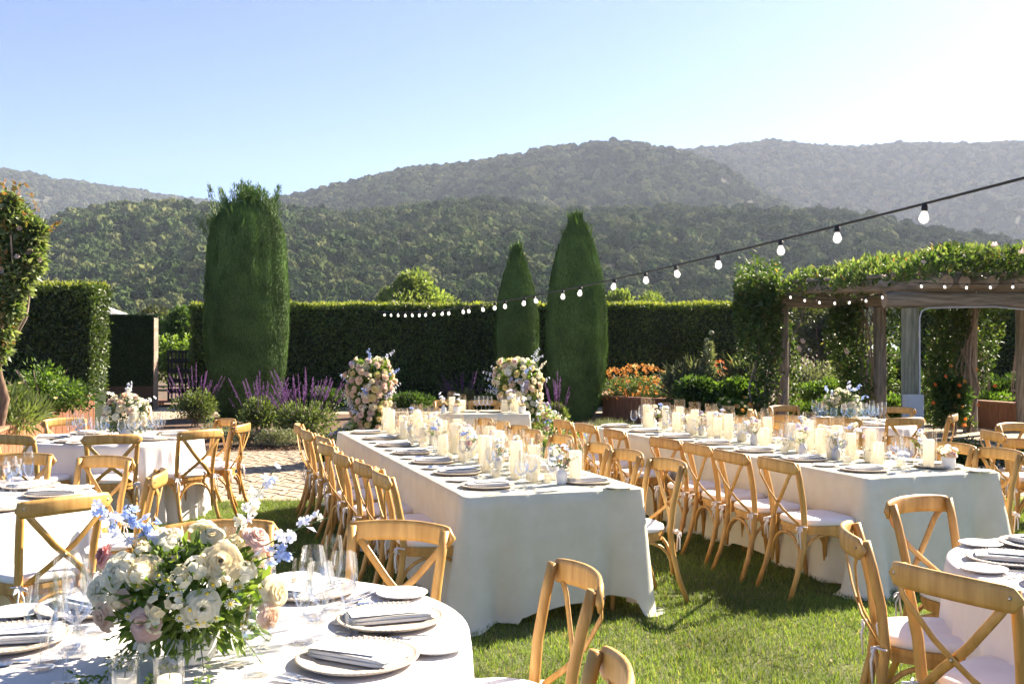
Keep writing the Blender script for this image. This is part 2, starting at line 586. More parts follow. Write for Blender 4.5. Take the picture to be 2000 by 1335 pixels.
M['cane'] = surf('grey_cane', (0.20, 0.15, 0.11), (0.32, 0.25, 0.2), rough=0.9, scale=10)

m, nt, out = nmat('bulb_glass')
_t = nt.nodes.new('ShaderNodeBsdfTransparent')
_e = nt.nodes.new('ShaderNodeEmission')
_e.inputs[0].default_value = (1.0, 0.92, 0.80, 1)
_e.inputs[1].default_value = 0.55
_g = nt.nodes.new('ShaderNodeBsdfGlossy')
_g.inputs['Roughness'].default_value = 0.05
_x = nt.nodes.new('ShaderNodeMixShader')
_x.inputs[0].default_value = 0.45
_y = nt.nodes.new('ShaderNodeMixShader')
_y.inputs[0].default_value = 0.12
nt.links.new(_t.outputs[0], _x.inputs[1])
nt.links.new(_e.outputs[0], _x.inputs[2])
nt.links.new(_x.outputs[0], _y.inputs[1])
nt.links.new(_g.outputs[0], _y.inputs[2])
nt.links.new(_y.outputs[0], out.inputs[0])
M['bulbglass'] = m
M['hillgrass'] = surf('dry_grass_slope', (0.022, 0.034, 0.013), (0.042, 0.052, 0.021), rough=0.95, scale=0.006, bump=0.3, bscale=0.2)
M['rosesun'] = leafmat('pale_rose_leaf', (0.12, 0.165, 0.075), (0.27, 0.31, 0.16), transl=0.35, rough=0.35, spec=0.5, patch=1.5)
M['redshoot'] = leafmat('reddish_shoot', (0.10, 0.12, 0.04), (0.24, 0.10, 0.05), transl=0.4)
M['dryleaf'] = leafmat('dry_leaf', (0.20, 0.12, 0.05), (0.42, 0.34, 0.20), transl=0.2)

# ================================================================ SETTING
# ---- special materials for the hill woods
m, nt, out = nmat('hill_oak')
N, Lk = nt.nodes, nt.links
oi = N.new('ShaderNodeObjectInfo')
tc = N.new('ShaderNodeTexCoord')
rp = N.new('ShaderNodeValToRGB')
rp.color_ramp.elements[0].color = (0.026, 0.044, 0.016, 1)
rp.color_ramp.elements[1].color = (0.135, 0.145, 0.055, 1)
e = rp.color_ramp.elements.new(0.55)
e.color = (0.055, 0.082, 0.028, 1)
Lk.new(oi.outputs['Random'], rp.inputs[0])
nz = N.new('ShaderNodeTexNoise')
nz.inputs['Scale'].default_value = 5
Lk.new(tc.outputs['Object'], nz.inputs['Vector'])
mr = N.new('ShaderNodeMapRange')
mr.inputs['To Min'].default_value = 0.65
mr.inputs['To Max'].default_value = 1.35
Lk.new(nz.outputs['Fac'], mr.inputs[0])
hs = N.new('ShaderNodeHueSaturation')
Lk.new(mr.outputs[0], hs.inputs['Value'])
Lk.new(rp.outputs[0], hs.inputs['Color'])
d = N.new('ShaderNodeBsdfDiffuse')
Lk.new(hs.outputs[0], d.inputs[0])
Lk.new(d.outputs[0], out.inputs[0])
M['oak'] = m


def sheet(name, pts, z, mat, kind='structure'):
    me = np_mesh(name, np.array([(p[0], p[1], z) for p in pts]), np.array([list(range(len(pts)))]), mat)
    o = link(name, me)
    o['kind'] = kind
    return o


sheet('ground', [(-2500, -120), (2500, -120), (2500, 3100), (-2500, 3100)], 0.0, M['soil'])


def lawn_edge(x):
    return 10.62 + 0.10 * math.sin(x * 0.9 + 1.0) + 0.05 * math.sin(x * 2.7)


xs = np.linspace(-9, 9, 40)
sheet('lawn', [(-9, -3), (9, -3)] + [(x, lawn_edge(x)) for x in xs[::-1]], 0.004, M['lawnbase'])
paving = sheet('paving', [(x, lawn_edge(x) - 0.03) for x in np.linspace(-13, 13, 40)] + [(13, 27.4), (-13, 27.4)], 0.003, M['joint'])

# stone pavers: single stones where the paving is open to view, the rest joined
bed_pts = [(-7.8, 17.5), (-7.2, 16.3), (-5.6, 15.6), (-3.6, 15.7), (-2.5, 16.2), (-2.2, 17.4), (-1.6, 19.5), (2.6, 20.5), (2.8, 24.6), (-7.8, 24.6)]


def paver_spots():
    y = 10.75
    row = 0
    while y < 17.6:
        d = 0.20 + 0.10 * rng.random()
        x = -6.2 - 0.3 * rng.random()
        while x < 8.2:
            w = 0.20 + 0.26 * rng.random()
            yield x + w / 2, y + d / 2, w, d
            x += w
        y += d
        row += 1


def in_bed(x, y):
    j = len(bed_pts) - 1
    c = False
    for i in range(len(bed_pts)):
        xi, yi = bed_pts[i]
        xj, yj = bed_pts[j]
        if (yi > y) != (yj > y) and x < (xj - xi) * (y - yi) / (yj - yi) + xi:
            c = not c
        j = i
    return c


def stone(w, d, h):
    o = []
    n = 8
    for sx, sy in ((-1, -1), (1, -1), (1, 1), (-1, 1)):
        jx, jy = rng.uniform(-0.005, 0.005, 2)
        for k in range(2):
            cx, cy_ = (0.03, 0.0) if (k == 0) == (sx * sy > 0) else (0.0, 0.03)
            o.append((sx * (w / 2 - 0.0025 - cx) + jx, sy * (d / 2 - 0.0025 - cy_) + jy))
    return MB().slab(o, -0.01, h, 0.03)


stones = [(x, y, w, d) for x, y, w, d in paver_spots() if not in_bed(x, y) and y > lawn_edge(x) + d / 2 - 0.02 and not (-2.0 < x < 4.3 and y > 13)]
stones.sort(key=lambda s: abs(s[0] + 3.0) * 1.0 + (0 if s[0] < -0.9 else 3.2) + 0.35 * (s[1] - 10.7))
pm = [M['paver'], M['paver2'], M['paver3']]
for i, (x, y, w, d) in enumerate(stones[:290]):
    stone(w, d, 0.0012 + 0.0012 * rng.random()).build('paver', pm[int(rng.integers(3))], paving, loc=(x, y, 0.003))
mb = MB()
for x, y, w, d in stones[290:]:
    s = stone(w, d, 0.0012 + 0.0012 * rng.random())
    mb.add([(p[0] + x, p[1] + y, p[2] + 0.003) for p in s.v], s.f)
o = mb.build('paver_field', M['paver'], paving)
o['kind'] = 'stuff'
sheet('planting_bed', bed_pts, 0.010, M['mulch'])
# bark crumbs along the bed's front edge
P = []
for i in range(2600):
    t = rng.random()
    k = int(t * 6)
    a, b = bed_pts[k], bed_pts[k + 1]
    f = rng.random()
    P.append((a[0] + (b[0] - a[0]) * f + rng.normal() * 0.05, a[1] + (b[1] - a[1]) * f + abs(rng.normal()) * 0.35 - 0.03, 0.012 + 0.02 * rng.random()))
P = np.array(P)
me = leaf_mesh('bark_chips', P, rng.normal(size=(len(P), 3)) * [1, 1, .3], rng.uniform(.03, .08, len(P)), rng.uniform(.015, .03, len(P)), M['mulch'])
tag(link('bark_chips', me), kind='stuff', label='brown bark chips strewn along the front of the planting bed')

# ---- lawn blades
def blades(n, y0, y1, h0, w0, two):
    y = np.sqrt(rng.uniform(y0 ** 2, y1 ** 2, n))
    x = rng.uniform(-1, 1, n) * (0.535 * y + 0.55)
    keep = (y < 10.62 + 0.10 * np.sin(x * 0.9 + 1.0) + 0.05 * np.sin(x * 2.7) + 0.05 * rng.normal(size=n)) & (np.abs(x) < 8.5)
    x, y = x[keep], y[keep]
    n = len(x)
    cl = fbm(x * 3.2, y * 3.2, 0, 5, 3)
    cl2 = fbm(x * 9, y * 9, 0, 9, 2)
    h = h0 * (0.45 + 1.0 * cl + 0.45 * cl2) * rng.uniform(0.6, 1.3, n)
    long = rng.random(n) < 0.03
    h[long] *= 1.5
    a = rng.uniform(0, 2 * np.pi, n)
    lean = rng.uniform(0.15, 1.0, n) * h
    dx, dy = np.cos(a) * lean, np.sin(a) * lean
    b = a + np.pi / 2 + rng.normal(size=n) * 0.5
    wx, wy = np.cos(b) * w0 / 2, np.sin(b) * w0 / 2
    z0 = np.full(n, 0.002)
    v0 = np.stack([x - wx, y - wy, z0], 1)
    v1 = np.stack([x + wx, y + wy, z0], 1)
    tip = np.stack([x + dx, y + dy, h], 1)
    if two:
        mx_, my_, mz = x + dx * 0.32, y + dy * 0.32, h * 0.58
        v2 = np.stack([mx_ + wx * .8, my_ + wy * .8, mz], 1)
        v3 = np.stack([mx_ - wx * .8, my_ - wy * .8, mz], 1)
        V = np.stack([v0, v1, v2, v3, tip], 1).reshape(-1, 3)
        i = np.arange(n)[:, None] * 5
        Fc = np.concatenate([i + np.array([[0, 1, 2]]), i + np.array([[0, 2, 3]]), i + np.array([[3, 2, 4]])], 1).reshape(-1, 3)
    else:
        V = np.stack([v0, v1, tip], 1).reshape(-1, 3)
        Fc = (np.arange(n)[:, None] * 3 + np.array([[0, 1, 2]]))
    return V, Fc


V, Fc = join_np([blades(150000, 2.6, 6.4, 0.030, 0.0042, True), blades(220000, 6.2, 11.0, 0.034, 0.0062, False)])
tag(link('grass', np_mesh('grass', V, Fc, M['grass'])), label='mown green lawn grass under the tables and chairs', kind='stuff')

# bits of leaf and petal lying in the grass
n = 260
y = np.sqrt(rng.uniform(3.0 ** 2, 10.4 ** 2, n))
x = rng.uniform(-1, 1, n) * .52 * y
P = np.stack([x, y, rng.uniform(.02, .034, n)], 1)
tag(link('fallen_leaves', leaf_mesh('fallen_leaves', P, rng.normal(size=(n, 3)) * [1, 1, .25], rng.uniform(.018, .042, n), rng.uniform(.01, .022, n), M['dryleaf'], nref=np.tile([0., 0, 1], (n, 1)))), 'dry leaf scraps lying in the lawn', kind='stuff')

# ---- hills
def prof(pts):
    a = np.array(pts, float)
    return lambda u: np.interp(u, a[:, 0], a[:, 1])


HILLS = [
    # name, D0, D1, base z, seed, px range, profile, tree radius, count, treeheight, spur
    ('hill', 330, 900, 4, 3, (-420, 2420), prof([(-420, 560), (-50, 500), (60, 452), (140, 416), (250, 404), (330, 400), (480, 410), (560, 412), (650, 418), (730, 416), (780, 411), (850, 400), (950, 393), (1020, 402), (1080, 411), (1200, 408), (1300, 404), (1400, 408), (1500, 411), (1600, 414), (1700, 427), (1850, 455), (2000, 478), (2420, 520)]), 6.3, 7000, 0.24),
    ('hill', 820, 1650, 60, 11, (240, 1640), prof([(240, 470), (400, 418), (480, 404), (560, 386), (620, 374), (700, 352), (800, 331), (900, 319), (1000, 306), (1060, 295), (1100, 287), (1160, 278), (1215, 276), (1260, 284), (1310, 294), (1350, 304), (1400, 328), (1450, 362), (1500, 394), (1560, 420), (1640, 450)]), 7.4, 8000, 0.34),
    ('hill', 1400, 2350, 110, 23, (1080, 2420), prof([(1080, 330), (1200, 300), (1300, 293), (1350, 296), (1400, 293), (1450, 284), (1500, 275), (1550, 281), (1600, 286), (1700, 289), (1760, 282), (1800, 286), (1900, 283), (2000, 281), (2420, 270)]), 8.0, 9500, 0.36),
    ('hill', 1700, 2700, 80, 31, (-420, 760), prof([(-420, 305), (0, 331), (60, 337), (100, 350), (160, 356), (200, 364), (250, 368), (300, 378), (400, 391), (480, 405), (760, 470)]), 6.5, 7000, 0.24),
]


def hill_point(H, u, t):
    name, D0, D1, zb, seed, rgx, pf, tr, cnt, spur = H
    D = D0 + (D1 - D0) * t
    hr = (682 - pf(u)) * D1 / F + CAM_H - tr * 1.1
    slope = (hr - CAM_H) / D1                         # how steeply the ridge stands above the garden
    s0 = np.minimum((zb - CAM_H) / D0, slope * .6)
    s = np.where(t <= 1, np.sin(np.clip(t, 0, 1) * np.pi / 2) ** 1.1, 1 - (t - 1) * 1.6)
    z = CAM_H + D * (s0 + (slope - s0) * s)
    x = (u - 1000) * D / F
    nr = fbm(x / (90 + D1 * 0.05), D / (330 + D1 * .1), 0, seed, 4) - 0.5
    n2 = fbm(x / 42, D / 60, 0, seed + 5, 3) - 0.5
    tc_ = np.clip(t, 0, 1)
    env = np.sin(np.pi * tc_) ** 0.8 * (1 - tc_) ** .5 * 1.35
    z = z + (hr - zb) * spur * 1.5 * nr * env + n2 * (hr - zb) * 0.05 * env
    return x, D, z


def tree_nodes(radius_seed):
    ng = bpy.data.node_groups.new('scatter_crowns', 'GeometryNodeTree')
    ng.interface.new_socket('Geometry', in_out='INPUT', socket_type='NodeSocketGeometry')
    ng.interface.new_socket('Geometry', in_out='OUTPUT', socket_type='NodeSocketGeometry')
    n, L = ng.nodes, ng.links
    gi, go = n.new('NodeGroupInput'), n.new('NodeGroupOutput')
    jn = n.new('GeometryNodeJoinGeometry')
    for k in range(6):
        ico = n.new('GeometryNodeMeshIcoSphere')
        ico.inputs['Radius'].default_value = 1.0
        ico.inputs['Subdivisions'].default_value = 5 if k < 3 else 4
        pos = n.new('GeometryNodeInputPosition')
        nrm = n.new('GeometryNodeInputNormal')
        off = n.new('ShaderNodeVectorMath')
        off.operation = 'ADD'
        off.inputs[1].default_value = (k * 7.3 + radius_seed, k * 3.1, 1.7)
        L.new(pos.outputs[0], off.inputs[0])
        acc = None
        for sc_, am in ((1.3, 1.0), (3.4, 0.62), (8.0, 0.5), (19.0, 0.32)):
            nz_ = n.new('ShaderNodeTexNoise')
            nz_.inputs['Scale'].default_value = sc_
            nz_.inputs['Detail'].default_value = 1.0
            L.new(off.outputs[0], nz_.inputs['Vector'])
            ma = n.new('ShaderNodeMath')
            ma.operation = 'MULTIPLY_ADD'
            ma.inputs[1].default_value = am
            ma.inputs[2].default_value = -am * 0.5
            L.new(nz_.outputs['Fac'] if 'Fac' in nz_.outputs else nz_.outputs[0], ma.inputs[0])
            if acc is None:
                acc = ma
            else:
                ad = n.new('ShaderNodeMath')
                ad.operation = 'ADD'
                L.new(acc.outputs[0], ad.inputs[0])
                L.new(ma.outputs[0], ad.inputs[1])
                acc = ad
        vs = n.new('ShaderNodeVectorMath')
        vs.operation = 'SCALE'
        L.new(pos.outputs[0], vs.inputs[0])
        L.new(acc.outputs[0], vs.inputs['Scale'])
        sp = n.new('GeometryNodeSetPosition')
        L.new(ico.outputs[0], sp.inputs[0])
        L.new(vs.outputs[0], sp.inputs['Offset'])
        sm = n.new('GeometryNodeSetMaterial')
        sm.inputs['Material'].default_value = M['oak']
        L.new(sp.outputs[0], sm.inputs[0])
        g2i = n.new('GeometryNodeGeometryToInstance')
        L.new(sm.outputs[0], g2i.inputs[0])
        L.new(g2i.outputs[0], jn.inputs[0])
    ip = n.new('GeometryNodeInstanceOnPoints')
    ip.inputs['Pick Instance'].default_value = True
    L.new(gi.outputs[0], ip.inputs['Points'])
    L.new(jn.outputs[0], ip.inputs['Instance'])
    at = n.new('GeometryNodeInputNamedAttribute')
    at.data_type = 'FLOAT_VECTOR'
    at.inputs['Name'].default_value = 'crown_scale'
    L.new(at.outputs[0], ip.inputs['Scale'])
    rv = n.new('FunctionNodeRandomValue')
    rv.data_type = 'FLOAT_VECTOR'
    rv.inputs[0].default_value = (-0.15, -0.15, 0)
    rv.inputs[1].default_value = (0.15, 0.15, 6.28)
    L.new(rv.outputs[0], ip.inputs['Rotation'])
    L.new(ip.outputs[0], go.inputs[0])
    return ng


NG = tree_nodes(0.0)
HL = ['dark wooded hillside rising behind the hedge', 'tall wooded mountain spur behind the nearer hill', 'pale hazy mountain ridge farthest to the sunlit side', 'blue distant wooded mountain behind the small hedge']
for H, hl in zip(HILLS, HL):
    name, D0, D1, zb, seed, rgx, pf, tr, cnt, spur = H
    nu, ntt = 220, 56
    u = np.linspace(rgx[0], rgx[1], nu)
    t = np.concatenate([np.linspace(0, 1, ntt - 6), np.linspace(1.03, 1.25, 6)])
    U, T = np.meshgrid(u, t)
    x, y, z = hill_point(H, U, T)
    V = np.stack([x, y, np.maximum(z, -0.5)], -1).reshape(-1, 3)
    a = (np.arange(ntt - 1)[:, None] * nu + np.arange(nu - 1)[None]).reshape(-1, 1)
    Fc = np.concatenate([a, a + 1, a + nu + 1, a + nu], 1)
    tag(link('hill', np_mesh('hill', V, Fc, M['hillgrass' if D0 == 1400 else 'hill'], True)), hl, kind='structure')
    # woods: one object of crowns on this slope
    n = cnt
    uu = rng.uniform(rgx[0] + 60, rgx[1] - 60, n * 3)
    tt = 1.06 * rng.random(n * 3) ** .9
    xx, yy, zz = hill_point(H, uu, tt)
    dens = fbm(xx / 110, yy / 110, 0, seed + 40, 3)
    keep = rng.random(n * 3) < np.clip((dens - (0.3 if D0 == 1400 else 0.2)) * 5, 0.6, 1)
    idx = np.where(keep)[0][:n]
    s = tr * rng.uniform(0.45, 1.3, len(idx)) * (0.62 + 0.38 * np.clip(tt[idx] * 1.5, 0, 1)) * (0.8 + 0.5 * fbm(xx[idx] / 60, yy[idx] / 60, 0, seed + 3, 2))
    me = bpy.data.meshes.new('hill_woods')
    me.vertices.add(len(idx))
    me.vertices.foreach_set('co', np.stack([xx[idx], yy[idx], zz[idx] + s * 0.35], 1).astype(np.float32).ravel())
    at = me.attributes.new('crown_scale', 'FLOAT_VECTOR', 'POINT')
    at.data.foreach_set('vector', np.stack([s, s, s * rng.uniform(.8, 1.15, len(idx))], 1).astype(np.float32).ravel())
    me.materials.append(M['oak'])
    me.update()
    o = tag(link('hill_woods', me), 'oak wood covering the ' + hl, kind='stuff')
    md = o.modifiers.new('scatter', 'NODES')
    md.node_group = NG

# ---- hedges
def hedge(label, x0, x1, y0, y1, h, n_front, leaf=0.07, taper=0.0):
    root = empty('hedge', ((x0 + x1) / 2, (y0 + y1) / 2, 0), 0, label, 'hedge')
    cx, cy_ = (x0 + x1) / 2, (y0 + y1) / 2
    mb = MB()
    mb.box((0, 0, h / 2 - 0.05), (x1 - x0 - 0.16, y1 - y0 - 0.16, h - 0.1))
    o = mb.build('hedge_body', M['core'], root)
    L = x1 - x0
    W = y1 - y0
    nt_ = int(n_front * W / h * 1.3)
    ne = int(n_front * W / L * 1.5)
    pts, ax, nr = [], [], []

    def wob(p, nrm, amp=0.10):
        d = (fbm(p[:, 0] * 1.4, p[:, 1] * 1.4, p[:, 2] * 1.4, 77, 3) - 0.5) * amp * 2 + rng.normal(size=len(p)) * 0.035 - 0.05
        return p + nrm * d[:, None]
    a = np.stack([rng.uniform(x0, x1, n_front), np.full(n_front, y0), rng.uniform(0.02, h, n_front)], 1)
    nn = np.tile([0., -1, 0], (n_front, 1))
    nr.append(nn + [0, 0, .3]); pts.append(wob(a, nn)); ax.append(nn * 0.25 + rng.normal(size=a.shape) * .6 + [0, 0, .25])
    a = np.stack([rng.uniform(x0, x1, nt_), rng.uniform(y0, y1, nt_), np.full(nt_, h)], 1)
    nn = np.tile([0., 0, 1], (nt_, 1))
    nr.append(nn); pts.append(wob(a, nn)); ax.append(nn * .6 + rng.normal(size=a.shape) * .55)
    # shoots on top, the sunlit hedge top painted as brighter yellow-green leaves
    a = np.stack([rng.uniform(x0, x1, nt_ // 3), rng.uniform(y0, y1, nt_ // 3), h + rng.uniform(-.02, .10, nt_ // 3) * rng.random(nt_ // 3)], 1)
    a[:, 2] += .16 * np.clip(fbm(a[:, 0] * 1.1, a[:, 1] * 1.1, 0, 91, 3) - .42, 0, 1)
    o = link('sunlit_shoots', leaf_mesh('sunlit_shoots', a - [cx, cy_, 0], np.tile([0., 0, 1], (len(a), 1)) + rng.normal(size=a.shape) * .5, leaf * rng.uniform(.7, 1.3, len(a)), leaf * .5, M['hedge_sunlit']), root)
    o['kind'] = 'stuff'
    for xe, sg in ((x0, -1.), (x1, 1.)):
        a = np.stack([np.full(ne, xe), rng.uniform(y0, y1, ne), rng.uniform(0.02, h, ne)], 1)
        nn = np.tile([sg, 0, 0], (ne, 1))
        a = wob(a, nn)
        a[:, 0] -= sg * taper * np.clip(1 - a[:, 2] / (h * 0.55), 0, 1)
        nr.append(nn + [0, 0, .3]); pts.append(a); ax.append(nn * .25 + rng.normal(size=a.shape) * .6 + [0, 0, .3])
    P = np.concatenate(pts) - [cx, cy_, 0]
    A = np.concatenate(ax)
    me = leaf_mesh('foliage', P, A, leaf * rng.uniform(.7, 1.35, len(P)), leaf * .6 * rng.uniform(.7, 1.3, len(P)), M['hedge'], nref=np.concatenate(nr), nj=.5)
    o = link('foliage', me, root)
    o['kind'] = 'stuff'
    return root


hedge('long clipped green hedge behind the cypress trees and the head table', -9.05, 7.0, 28.0, 29.4, 2.82, 42000, 0.085)
hedge('short clipped hedge above the wooden planters, its end face in sun', -13.5, -8.0, 19.0, 19.9, 2.80, 17000, 0.07, 0.22)
hedge('dark clipped hedge behind the pergola posts', 11.0, 17.5, 27.0, 28.4, 2.7, 14000, 0.085)

# ---- trimmed cypress trees
def cypress(label, x, y, rad, h, n, tuft, seed, shape):
    root = empty('cypress_tree', (x, y, 0), 0, label, 'tree', 'clipped columnar cypress trees')
    MB().tube([(0, 0, 0), (0.02, 0, 0.3), (0, 0, 1.2)], [0.13, 0.10, 0.07], 8).build('trunk', M['bark'], root)
    sz = np.array(shape, float)

    def rr(z, a):
        r = np.interp(z / h, sz[:, 0], sz[:, 1]) * rad
        lump = fbm(np.cos(a) * 1.7 + seed, np.sin(a) * 1.7, z * 0.55, seed, 3) - 0.5
        streak = fbm(np.cos(a) * 7 + seed, np.sin(a) * 7, z * 0.5, seed + 9, 2) - 0.5
        return r * (1 + 0.20 * lump + 0.10 * streak)

    def body(u, v):
        a = u * 2 * math.pi
        z = v * h * 0.955 + 0.04
        r = float(rr(np.array([z]), np.array([a]))[0]) * 0.93
        return (r * math.cos(a), r * math.sin(a), z)
    nu, nv = 44, 50
    aa, zz = np.meshgrid(np.linspace(0, 2 * np.pi, nu), np.linspace(0.04, h * .96, nv))
    r = rr(zz, aa) * 0.94
    V = np.stack([r * np.cos(aa), r * np.sin(aa), zz], -1).reshape(-1, 3)
    a = (np.arange(nv - 1)[:, None] * nu + np.arange(nu - 1)[None]).reshape(-1, 1)
    o = link('crown', np_mesh('crown', V, np.concatenate([a, a + 1, a + nu + 1, a + nu], 1), M['cypcore'], True), root)
    z = h * rng.random(n) ** 0.95
    a = rng.uniform(0, 2 * np.pi, n)
    r = rr(z, a) * rng.uniform(0.95, 1.02, n)
    P = np.stack([r * np.cos(a), r * np.sin(a), z], 1)
    rad_dir = np.stack([np.cos(a), np.sin(a), 0 * a], 1)
    ax = rad_dir * rng.uniform(-.05, .22, (n, 1)) + [0, 0, 1] + rng.normal(size=(n, 3)) * .22
    ln = rng.uniform(.04, .095, n)
    parts = [leaf_arrays(P, ax, ln, ln * 0.26, .3, nref=rad_dir + [0, 0, .1], nj=.25)]
    # loose uncut sprays at the head
    m = tuft
    ang = rng.uniform(0, 2 * np.pi, m)
    z = h * rng.uniform(0.88, 1.0, m)
    r = rr(np.minimum(z, h * .97), ang) * rng.random(m) ** .5
    P = np.stack([r * np.cos(ang), r * np.sin(ang), z - .12], 1)
    ax = np.stack([np.cos(ang) * .25 - .12, np.sin(ang) * .25, 1 + 0 * ang], 1) + rng.normal(size=(m, 3)) * .2
    ln = rng.uniform(.18, .42, m)
    parts.append(leaf_arrays(P, ax, ln, ln * .16, .4))
    V, Fc = join_np(parts)
    o2 = link('sprays', np_mesh('sprays', V, Fc, M['cypress']), o)
    o2['kind'] = 'stuff'
    return root


big = cypress('tallest broad cypress with a ragged uncut head, between purple salvias', -6.12, 23.0, 0.92, 4.92, 105000, 300, 4,
        [(0, .62), (.06, .78), (.2, .92), (.4, 1.0), (.6, 1.0), (.78, .97), (.87, .89), (.93, .75), (.97, .56), (1, .26)])
# the uncut plume standing out of the big cypress' clipped head
P, A = [], []
for i in range(44):
    bx, by = rng.normal() * .27 + .02, rng.normal() * .2
    tilt = np.array([rng.normal() * .2 - .05, rng.normal() * .12, 1.0])
    hh = rng.uniform(.4, .85)
    for k in range(190):
        f = rng.random()
        P.append(np.array([bx, by, 4.45]) + tilt * hh * 1.2 * f + rng.normal(size=3) * .085 * (1.25 - f))
        A.append(tilt + rng.normal(size=3) * .3)
for i in range(26):                       # shoots leaning out on the shaded side
    bx, by = -.62 + rng.normal() * .1, rng.normal() * .25
    tilt = np.array([-.25 + rng.normal() * .15, rng.normal() * .12, 1.0])
    hh = rng.uniform(.25, .5)
    for k in range(44):
        f = rng.random()
        P.append(np.array([bx, by, 4.2]) + tilt * hh * f + rng.normal(size=3) * .05)
        A.append(tilt + rng.normal(size=3) * .3)
P, A = np.array(P), np.array(A)
o = link('plume', leaf_mesh('plume', P, A, rng.uniform(.07, .15, len(P)), .018, M['cypress']), big.children[1])
o['kind'] = 'stuff'
cypress('smaller pointed cypress standing farther back near the hedge', 0.13, 25.6, 0.53, 4.25, 48000, 120, 14,
        [(0, .85), (.1, .95), (.3, 1.0), (.55, 1.0), (.7, .86), (.82, .62), (.92, .34), (1, .06)])
cypress('pointed clipped cypress between the flower column and the orange bush', 1.45, 22.3, 0.66, 4.6, 72000, 160, 24,
        [(0, .45), (.05, .70), (.15, .88), (.35, 1.0), (.55, .98), (.7, .86), (.82, .66), (.91, .40), (1, .08)])

# ---- trees beyond the hedge
def tree(label, x, y, h, r, mat, n, leaf, trunk_h=None, squash=0.8, seed=1, cat='tree', lumps=9, name='tree'):
    root = empty(name, (x, y, 0), 0, label, cat)
    th = trunk_h if trunk_h is not None else h * .4
    MB().tube([(0, 0, 0), (0.05, 0, th * .5), (0, 0.05, h * .7)], [h * .035, h * .028, h * .012], 8).build('trunk', M['bark'], root)
    mb = MB()
    for k in range(5):
        a = k * 1.3 + seed
        mb.tube([(0, 0, th * .7), (math.cos(a) * r * .35, math.sin(a) * r * .35, th * .7 + (h - th) * .35), (math.cos(a) * r * .7, math.sin(a) * r * .7, th * .7 + (h - th) * .6)], [h * .014, h * .01, h * .004], 6)
    mb.build('limbs', M['bark'], root)
    cz = (h + th * .7) / 2
    hz = (h - th * .7) / 2
    q = np.random.default_rng(seed)
    C = q.normal(size=(lumps, 3))
    C = unit(C) * q.uniform(.35, .72, (lumps, 1))
    S = q.uniform(.32, .55, lumps)
    k = rng.integers(lumps, size=n)
    d = unit(rng.normal(size=(n, 3)))
    P = C[k] + d * (S[k] * rng.random(n) ** .22)[:, None]
    P = P * [r, r, hz] + [0, 0, cz]
    A = d + rng.normal(size=(n, 3)) * .5 + [0, 0, .1]
    o = link('crown', leaf_mesh('crown', P, A, leaf * rng.uniform(.6, 1.4, n), leaf * .55, mat, nref=d + [0, 0, .2], nj=.5), root)
    o['kind'] = 'stuff'
    return root


tree('round pale green tree rising above the long hedge', GX(812, 60), 60, 6.5, 2.45, M['willow'], 16000, .26, 1.2, seed=3, lumps=16)
tree('dark tree at the gap beside the tallest cypress', GX(372, 44), 44, 4.3, 1.4, M['mid'], 9000, .2, .4, seed=5, lumps=12)
tree('low tree of yellowish leaves beyond the tent roof', GX(290, 78), 78, 5.0, 2.6, M['olive'], 7000, .3, .6, seed=6, lumps=12)
tree('low tree of grey green leaves beside the tent roof', GX(240, 84), 84, 5.6, 3.2, M['olive'], 7000, .3, .6, seed=7, lumps=12)
tree('small brownish tree just showing above the long hedge', GX(684, 70), 70, 5.3, 1.4, M['rosevine2'], 3500, .24, 1, seed=8)
tree('light green tree behind the pointed cypress and the hedge', GX(1205, 58), 58, 5.2, 1.9, M['willow'], 9000, .26, .8, seed=9, lumps=14)
tree('light green tree above the hedge next to the pergola vine, the lower one', GX(1275, 60), 60, 4.9, 1.7, M['willow'], 8000, .26, .8, seed=10, lumps=14)
tree('thin yellowish shrub poking above the hedge end near the pergola', GX(1375, 36), 36, 3.5, .85, M['willow'], 1500, .14, 1, seed=11)
tree('second thin shrub poking above the hedge end, closest to the pergola', GX(1425, 35), 35, 3.3, .7, M['bright'], 1300, .14, 1, seed=12)
tree('rough tree seen between the pergola posts', GX(1600, 52), 52, 4.6, 2.6, M['olive'], 8000, .25, .8, seed=13, lumps=14)

# vineyard row seen through the gap
vr = empty('vine_row', (GX(335, 40), 40, 0), 0, 'bright green row of grapevines seen through the hedge gap', 'vines')
for k in range(7):
    mb = MB()
    mb.tube([(-3 + k, 0, 0), (-3 + k, 0.04, .6), (-2.95 + k, 0, 1.3)], [.05, .04, .03], 6)
    mb.build('trunk', M['bark'], vr)
n = 9000
P = np.stack([rng.uniform(-3.4, 3.4, n), rng.normal(size=n) * .3, 1.15 + rng.normal(size=n) * .42], 1)
P[:, 2] = np.clip(P[:, 2], .1, 2.15)
o = link('foliage', leaf_mesh('foliage', P, rng.normal(size=(n, 3)) + [0, -.4, .4], rng.uniform(.1, .2, n), rng.uniform(.09, .16, n), M['vine']), vr)
o['kind'] = 'stuff'

